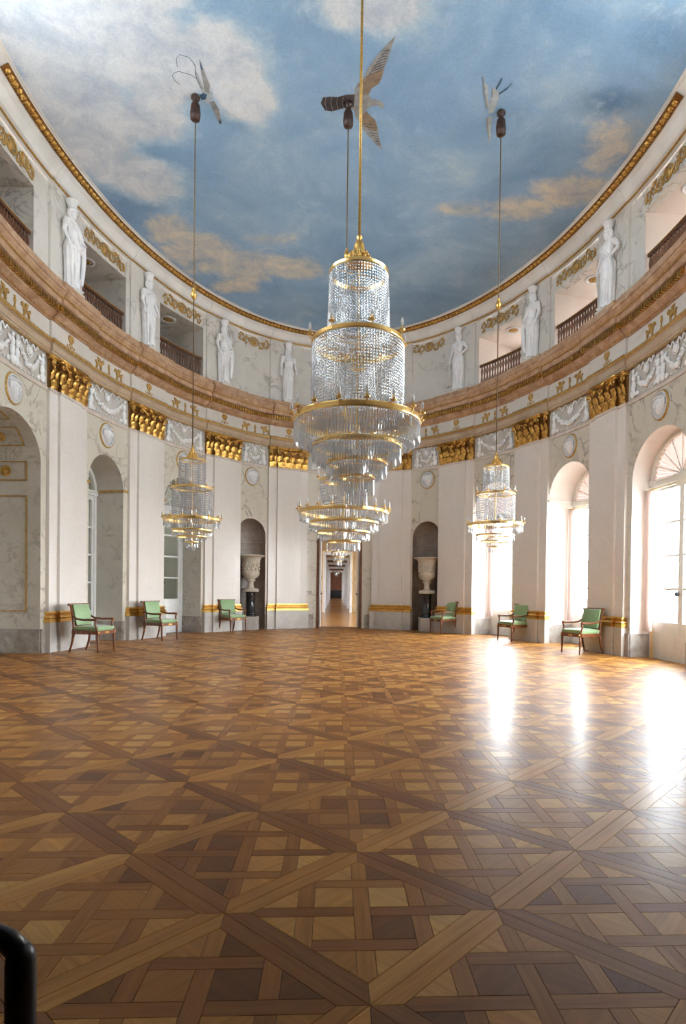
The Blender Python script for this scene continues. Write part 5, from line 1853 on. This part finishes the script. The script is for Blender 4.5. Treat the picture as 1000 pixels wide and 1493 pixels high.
# ================================================================== ARMCHAIRS
def armchair():
    t = thing('armchair', 'x', 'armchair', Matrix.Identity(4), 'green silk armchairs along the walls')
    W2, Dp, SH = 0.28, 0.27, 0.36
    for sx in (-1, 1):
        x = sx * (W2 - 0.02)
        MB().tube([(x, 0.275, 0.0), (x, 0.268, 0.12), (x, 0.262, 0.24), (x, 0.262, 0.37)], [0.014, 0.018, 0.022, 0.026], 10).build('leg', M['mahogany'], t, smooth=True)
        MB().tube([(x * 0.97, -0.36, 0.0), (x * 0.97, -0.32, 0.10), (x * 0.97, -0.285, 0.22), (x * 0.97, -0.265, 0.37)], [0.015, 0.019, 0.023, 0.026], 10).build('leg', M['mahogany'], t, smooth=True)
        MB().tube([(x * 0.97, -0.265, 0.36), (x * 0.97, -0.262, 0.50), (x * 0.97, -0.28, 0.70), (x * 0.97, -0.335, 0.93)], [0.025, 0.024, 0.022, 0.02], 10).build('back_stile', M['mahogany'], t, smooth=True)
        arm = MB().tube([(x, -0.275, 0.70), (x * 1.04, -0.18, 0.65), (x * 1.06, -0.02, 0.635), (x * 1.06, 0.16, 0.64), (x * 1.05, 0.25, 0.635)], [0.018, 0.020, 0.023, 0.024, 0.028], 10).build('armrest', M['mahogany'], t, smooth=True)
        MB().tube([(x, 0.262, 0.36), (x * 1.0, 0.245, 0.46), (x * 1.03, 0.215, 0.55), (x * 1.05, 0.235, 0.635)], [0.025, 0.022, 0.020, 0.024], 10).build('arm_post', M['mahogany'], arm, smooth=True)
        MB().ball((x, 0.288, 0.395), (0.02, 0.012, 0.02), 10, 6).build('gilt_mount', M['gold'], t, smooth=True)
    mb = MB()
    mb.box(-W2, W2, 0.24, 0.285, 0.355, 0.425)
    mb.box(-W2, W2, -0.285, -0.24, 0.355, 0.425)
    mb.box(-W2, -W2 + 0.045, -0.25, 0.25, 0.355, 0.425)
    mb.box(W2 - 0.045, W2, -0.25, 0.25, 0.355, 0.425)
    mb.build('seat_rail', M['mahogany'], t)
    MB().box(-0.06, 0.06, 0.284, 0.292, 0.375, 0.405).build('gilt_mount', M['gold'], t)
    def cushion(w, d, h, n=10):
        pts, fs = [], []
        m = MB()
        q = []
        for j in range(n + 1):
            for i in range(n + 1):
                u, v = -1 + 2 * i / n, -1 + 2 * j / n
                q.append((u * w, v * d, h * (0.72 + 0.28 * (1 - u ** 4) * (1 - v ** 4))))
        m.grid(q, n + 1, n + 1)
        q2 = []
        ring = [(i, 0) for i in range(n)] + [(n, j) for j in range(n)] + [(n - i, n) for i in range(n)] + [(0, n - j) for j in range(n)]
        for zf, g in ((0, 0.96), (0.35, 1.03), (0.72, 1.0)):
            for i, j in ring:
                u, v = -1 + 2 * i / n, -1 + 2 * j / n
                q2.append((u * w * g, v * d * g, h * zf))
        m.grid(q2, len(ring), 3, True)
        return m
    c = cushion(0.262, 0.255, 0.105)
    MB().merge(c, lambda v: (v[0], v[1] + 0.005, v[2] + 0.42)).build('seat_cushion', M['silk'], t, smooth=True)
    MB().box(-W2 - 0.015, W2 + 0.015, -0.365, -0.315, 0.90, 0.945).build('top_rail', M['mahogany'], t)
    MB().box(-W2 + 0.03, W2 - 0.03, -0.288, -0.25, 0.50, 0.54).build('back_rail', M['mahogany'], t)
    c = cushion(0.232, 0.195, 0.075)
    a = -0.23
    def tilt(v):
        # cushion plane stands up: its local y becomes up, its height becomes forward
        u, w_ = v[1], v[2]
        return (v[0], -0.335 + (0.92 - (0.725 + u)) * 0.20 + w_ , 0.725 + u)
    MB().merge(c, tilt).build('back_cushion', M['silk'], t, smooth=True)
    return t
chair0 = armchair()
chairs = [((-4.87, 12.10), (0.64, -0.16), 'green silk armchair nearest the left picture edge'),
          ((-4.34, 14.82), (0.60, -0.30), 'middle green armchair of the three on the left'),
          ((-3.08, 17.62), (0.50, -0.52), 'green armchair beside the left urn niche'),
          ((3.08, 17.80), (-0.64, -0.34), 'green armchair beside the right urn niche'),
          ((4.46, 15.38), (-0.68, -0.33), 'middle green armchair of the three on the window side'),
          ((5.02, 12.42), (-0.64, -0.24), 'green silk armchair nearest the right picture edge')]
for k, ((x, y), (dx, dy), lab) in enumerate(chairs):
    t = chair0 if k == 0 else copy_tree(chair0)
    t.matrix_world = Matrix.Translation((x, y, 0.001)) @ Matrix.Rotation(math.atan2(dy, dx) - math.pi / 2, 4, 'Z')
    t['label'] = lab

# ================================================================== CHANDELIERS
bulb_me = MB().lathe([(0.004, 0.0), (0.012, 0.01), (0.019, 0.035), (0.018, 0.055), (0.010, 0.08), (0.002, 0.10)], 10).mesh('bulb', smooth=True)
def bulb_mat():
    m, n, b, out = mat_new('frosted_bulb')
    b.inputs['Base Color'].default_value = (0.80, 0.82, 0.86, 1)
    b.inputs['Roughness'].default_value = 0.3
    return m
bulb_me.materials.append(bulb_mat())
def candle_mesh(k):
    m = MB()
    m.tube([(-0.05 * k, 0, -0.05 * k), (-0.02 * k, 0, -0.065 * k), (0, 0, -0.03 * k), (0, 0, 0)], 0.008 * k, 6)
    m.lathe([(0.008 * k, -0.01 * k), (0.034 * k, 0.0), (0.040 * k, 0.012 * k), (0.012 * k, 0.012 * k), (0.013 * k, 0.055 * k), (0.011 * k, 0.055 * k)], 12)
    me = m.mesh('candle', smooth=False)
    me.materials.append(M['brass'])
    return me
CM = {}

def ring_mesh(r, h, t, n=64):
    q = []
    for k in range(n):
        w = 2 * math.pi * k / n
        for rr, z in ((r - t, -h / 2), (r, -h / 2), (r + t * .5, -h * .3), (r + t * .5, h * .3), (r, h / 2), (r - t, h / 2)):
            q.append((rr * math.cos(w), rr * math.sin(w), z))
    m = MB()
    m.grid(q, 6, n)
    o = len(m.v)
    fs = [((n - 1) * 6 + i, (n - 1) * 6 + (i + 1) % 6, (i + 1) % 6, i) for i in range(6)]
    m.f += fs
    m.f += [(k * 6 + 5, k * 6, ((k + 1) % n) * 6, ((k + 1) % n) * 6 + 5) for k in range(n)]
    return m

def strands(r0, z0, r1, z1, n, step, br, bow=0.0):
    m = MB()
    k = max(2, int((z0 - z1) / step))
    for i in range(n):
        w = 2 * math.pi * i / n
        for j in range(k):
            t = (j + 0.5) / k
            r_ = r0 + (r1 - r0) * t + bow * math.sin(math.pi * t)
            m.octa((r_ * math.cos(w), r_ * math.sin(w), z0 + (z1 - z0) * t), br, step * 0.46)
    return m

def prisms(r, z0, L, n, w=0.011):
    m = MB()
    for i in range(n):
        a = 2 * math.pi * i / n
        x, y = r * math.cos(a), r * math.sin(a)
        m.octa((x, y, z0 - 0.012), w * 0.8, 0.012)
        ca, sa = math.cos(a), math.sin(a)
        vs = []
        for z, k in ((z0 - 0.024, 0.7), (z0 - L * 0.75, 1.0)):
            for dx, dy in ((1, 0), (0, 0.6), (-1, 0), (0, -0.6)):
                vs.append((x + (-sa * dx + ca * dy) * w * k, y + (ca * dx + sa * dy) * w * k, z))
        vs.append((x, y, z0 - L))
        m.add(vs, [(0, 1, 5, 4), (1, 2, 6, 5), (2, 3, 7, 6), (3, 0, 4, 7), (4, 5, 8), (5, 6, 8), (6, 7, 8), (7, 4, 8), (3, 2, 1, 0)])
    return m

def chandelier(x, y, spec, label, group=None):
    zc = ceil_z(x, y)
    t = thing('chandelier', label, 'chandelier', Matrix.Translation((x, y, 0)), 'crystal chandeliers of the hall')
    k = spec['k']
    ztop = spec['finial'][1]
    MB().tube([(0, 0, ztop - 0.02), (0, 0, zc - 0.02)], spec['rope'], 8).build('rope', M['rope'] if spec['big'] else M['roped'], t, smooth=True)
    if spec.get('knob'):
        z = spec['knob']
        MB().lathe([(0.008, z - .11), (0.035, z - .08), (0.05, z - .03), (0.042, z + .03), (0.02, z + .06), (0.03, z + .08), (0.01, z + .11)], 12).build('rope_knob', M['gold'], t, smooth=True)
    MB().lathe([(0.03, zc - 0.42), (0.075, zc - 0.40), (0.085, zc - 0.30), (0.078, zc - 0.24), (0.07, zc - 0.16), (0.045, zc - 0.12), (0.04, zc - 0.09), (0.065, zc - 0.06), (0.075, zc - 0.03), (0.06, zc - 0.002)], 16, (0, 0, 0), 8, 0.06).build('ceiling_tassel', M['tassel'], t, smooth=True)
    z0, z1, rf = spec['finial']
    h = z1 - z0
    m = MB()
    m.lathe([(rf, z0), (rf * 1.05, z0 + h * .06), (rf * .8, z0 + h * .2), (rf * .75, z0 + h * .28), (rf * .5, z0 + h * .42), (rf * .42, z0 + h * .52), (rf * .42, z0 + h * .62), (rf * .3, z0 + h * .78), (rf * .14, z0 + h * .85), (rf * .26, z0 + h * .91), (rf * .2, z0 + h * .97), (0.01, z0 + h)], 18)
    for j, (zz, rr, nn) in enumerate(((.10, 1.05, 16), (.24, .82, 13), (.36, .62, 11))):
        for i in range(nn):
            w = 2 * math.pi * (i + j * .5) / nn
            m.ball((rf * rr * math.cos(w), rf * rr * math.sin(w), z0 + h * zz), (rf * .13, rf * .13, h * .085), 6, 4)
    m.build('finial', M['gold'], t, smooth=True)
    MB().tube([(0, 0, z0), (0, 0, spec['tiers'][-1][1])], 0.012 * k, 8).build('stem', M['brass'], t)
    for (r_, z, hb) in spec['rings']:
        rg_ = ring_mesh(r_, hb, 0.012 * k)
        for q in range(4):
            a = math.pi / 2 * q + .3
            rg_.tube([(0, 0, z * 0), (r_ * math.cos(a), r_ * math.sin(a), 0)], 0.005 * k, 5)
        ro = rg_.build('brass_ring', M['brass'], t)
        ro.location.z = z
    for (r0, za, r1, zb, n, step, br, bow) in spec['strands']:
        strands(r0, za, r1, zb, n, step, br, bow).build('crystal_strands', M['crystal'], t, fix=False, kind='stuff')
    for (r_, z, L, n) in spec['tiers']:
        prisms(r_, z, L, n, 0.011 * k).build('crystal_prisms', M['crystal'], t, fix=False, kind='stuff')
    if k not in CM:
        CM[k] = candle_mesh(k)
    for (r_, z, n, ph) in spec['candles']:
        for i in range(n):
            a = 2 * math.pi * (i + ph) / n
            c = link('candle', CM[k], None, t)
            c.matrix_local = Matrix.Rotation(a, 4, 'Z') @ Matrix.Translation((r_ + 0.03 * k, 0, z + 0.05 * k))
            b = link('bulb', bulb_me, None, c)
            b.location = (0, 0, 0.052 * k)
            b.scale = (k, k, k)
    return t

front = dict(k=1.0, big=True, rope=0.016, finial=(5.24, 5.60, 0.155),
             rings=[(0.36, 5.13, .05), (0.565, 4.28, .055), (0.77, 3.34, .07), (0.545, 3.035, .045), (0.37, 2.83, .04), (0.22, 2.66, .035), (0.10, 4.0, .03)],
             strands=[(.355, 5.11, .375, 4.38, 66, .034, .0135, 0), (.555, 4.25, .56, 3.45, 98, .036, .0135, 0), (.20, 4.0, .22, 3.5, 40, .032, .011, 0), (.76, 3.05, .56, 3.0, 70, .03, .010, -.02),
                      (.55, 2.98, .37, 2.86, 50, .03, .010, -.01), (.22, 5.0, .22, 4.4, 36, .034, .011, 0), (.14, 5.22, .36, 5.15, 30, .03, .010, -.03)],
             tiers=[(.375, 4.42, .13, 62), (.56, 3.50, .13, 90), (.765, 3.30, .25, 150), (.70, 3.22, .20, 130), (.54, 3.01, .20, 105), (.48, 2.95, .17, 90), (.365, 2.81, .17, 70), (.32, 2.76, .14, 60), (.215, 2.64, .21, 40), (.13, 2.50, .21, 22)],
             candles=[(.565, 4.28, 8, .28), (.77, 3.34, 16, .25)])
centre = dict(k=0.9, big=False, rope=0.010, knob=7.04, finial=(4.15, 4.45, 0.12),
              rings=[(.27, 4.05, .04), (.42, 3.16, .045), (.765, 2.61, .06), (.60, 2.43, .04), (.455, 2.27, .04), (.29, 2.11, .035)],
              strands=[(.27, 4.03, .29, 3.28, 60, .033, .0115, 0), (.41, 3.14, .33, 2.72, 78, .033, .0115, .03)],
              tiers=[(.76, 2.59, .15, 140), (.70, 2.56, .13, 120), (.595, 2.41, .13, 110), (.53, 2.38, .12, 95), (.45, 2.25, .12, 84), (.39, 2.22, .11, 70), (.285, 2.10, .155, 54), (.20, 2.07, .14, 34)],
              candles=[(.42, 3.16, 8, .1), (.765, 2.61, 20, .2)])
small = dict(k=0.62, big=False, rope=0.009, knob=6.26, finial=(3.47, 3.70, 0.085),
             rings=[(.22, 3.44, .03), (.33, 2.97, .035), (.47, 2.44, .05), (.33, 2.255, .03), (.245, 2.15, .025), (.11, 2.06, .02)],
             strands=[(.215, 3.42, .225, 3.02, 56, .026, .009, 0), (.325, 2.94, .33, 2.52, 84, .028, .009, 0), (.11, 3.40, .11, 3.0, 24, .03, .008, 0), (.18, 2.9, .18, 2.5, 36, .03, .008, 0)],
             tiers=[(.225, 3.06, .09, 40), (.33, 2.58, .10, 60), (.465, 2.42, .12, 96), (.42, 2.38, .09, 80), (.325, 2.24, .09, 70), (.24, 2.14, .08, 50), (.105, 2.05, .10, 22), (.05, 1.99, .09, 10)],
             candles=[(.33, 2.97, 8, .2), (.47, 2.44, 14, .3)])
chandelier(0.11, 7.40, front, 'large crystal chandelier nearest the camera, hanging on the thick gold rope')
chandelier(0.0, 10.45, centre, 'wide crystal chandelier low in the middle, just above the far doorway')
cl = chandelier(-2.58, 10.40, small, 'small crystal chandelier hanging in front of the left wall')
cr = copy_tree(cl)
cr.matrix_world = Matrix.Translation((2.64, 10.42, 0))
cr['label'] = 'small crystal chandelier hanging in front of the bright window'
# small chandeliers of the enfilade rooms
def far_chandelier(y, z, r, lab):
    t = thing('enfilade_chandelier', lab, 'chandelier', Matrix.Translation((0.03, y, 0)), 'enfilade chandeliers')
    MB().tube([(0, 0, z), (0, 0, 4.55)], 0.015, 6).build('rope', M['roped'], t)
    for rr, dz in ((1, 0), (.68, -.22), (.36, -.42)):
        ro = ring_mesh(r * rr, .05, .015, 24).build('brass_ring', M['brass'], t)
        ro.location.z = z + dz
        prisms(r * rr, z + dz, .22, int(40 * rr), 0.025).build('crystal_prisms', M['crystal'], t, fix=False, kind='stuff')
far_chandelier(27.5, 2.95, .34, 'tiny crystal chandelier seen through the far doorway')
far_chandelier(62.0, 3.1, .45, 'tiniest crystal chandelier deep in the enfilade')

# ================================================================== ROPE BARRIER AT THE LOWER LEFT
rb = thing('rope_barrier', 'dark barrier post with drooping rope in the lower left corner', 'barrier', Matrix.Translation((-0.80, 1.30, 0)))
post = MB().lathe([(0.09, 0), (0.09, 0.012), (0.04, 0.03), (0.03, 0.05), (0.03, 0.50), (0.028, 0.52), (0.015, 0.54)], 16).build('post', M['black'], rb, smooth=True)
post2 = post.copy()
COL.objects.link(post2)
post2.location = (-1.05, 0.12, 0)
MB().tube([(0, 0, 0.52), (-0.03, 0.005, 0.545), (-0.08, 0.01, 0.56), (-0.16, 0.02, 0.55), (-0.3, 0.035, 0.49), (-0.52, 0.06, 0.44), (-0.75, 0.085, 0.48), (-0.95, 0.11, 0.555), (-1.02, 0.118, 0.55), (-1.05, 0.12, 0.52)], 0.024, 10).build('rope', M['black'], rb, smooth=True)
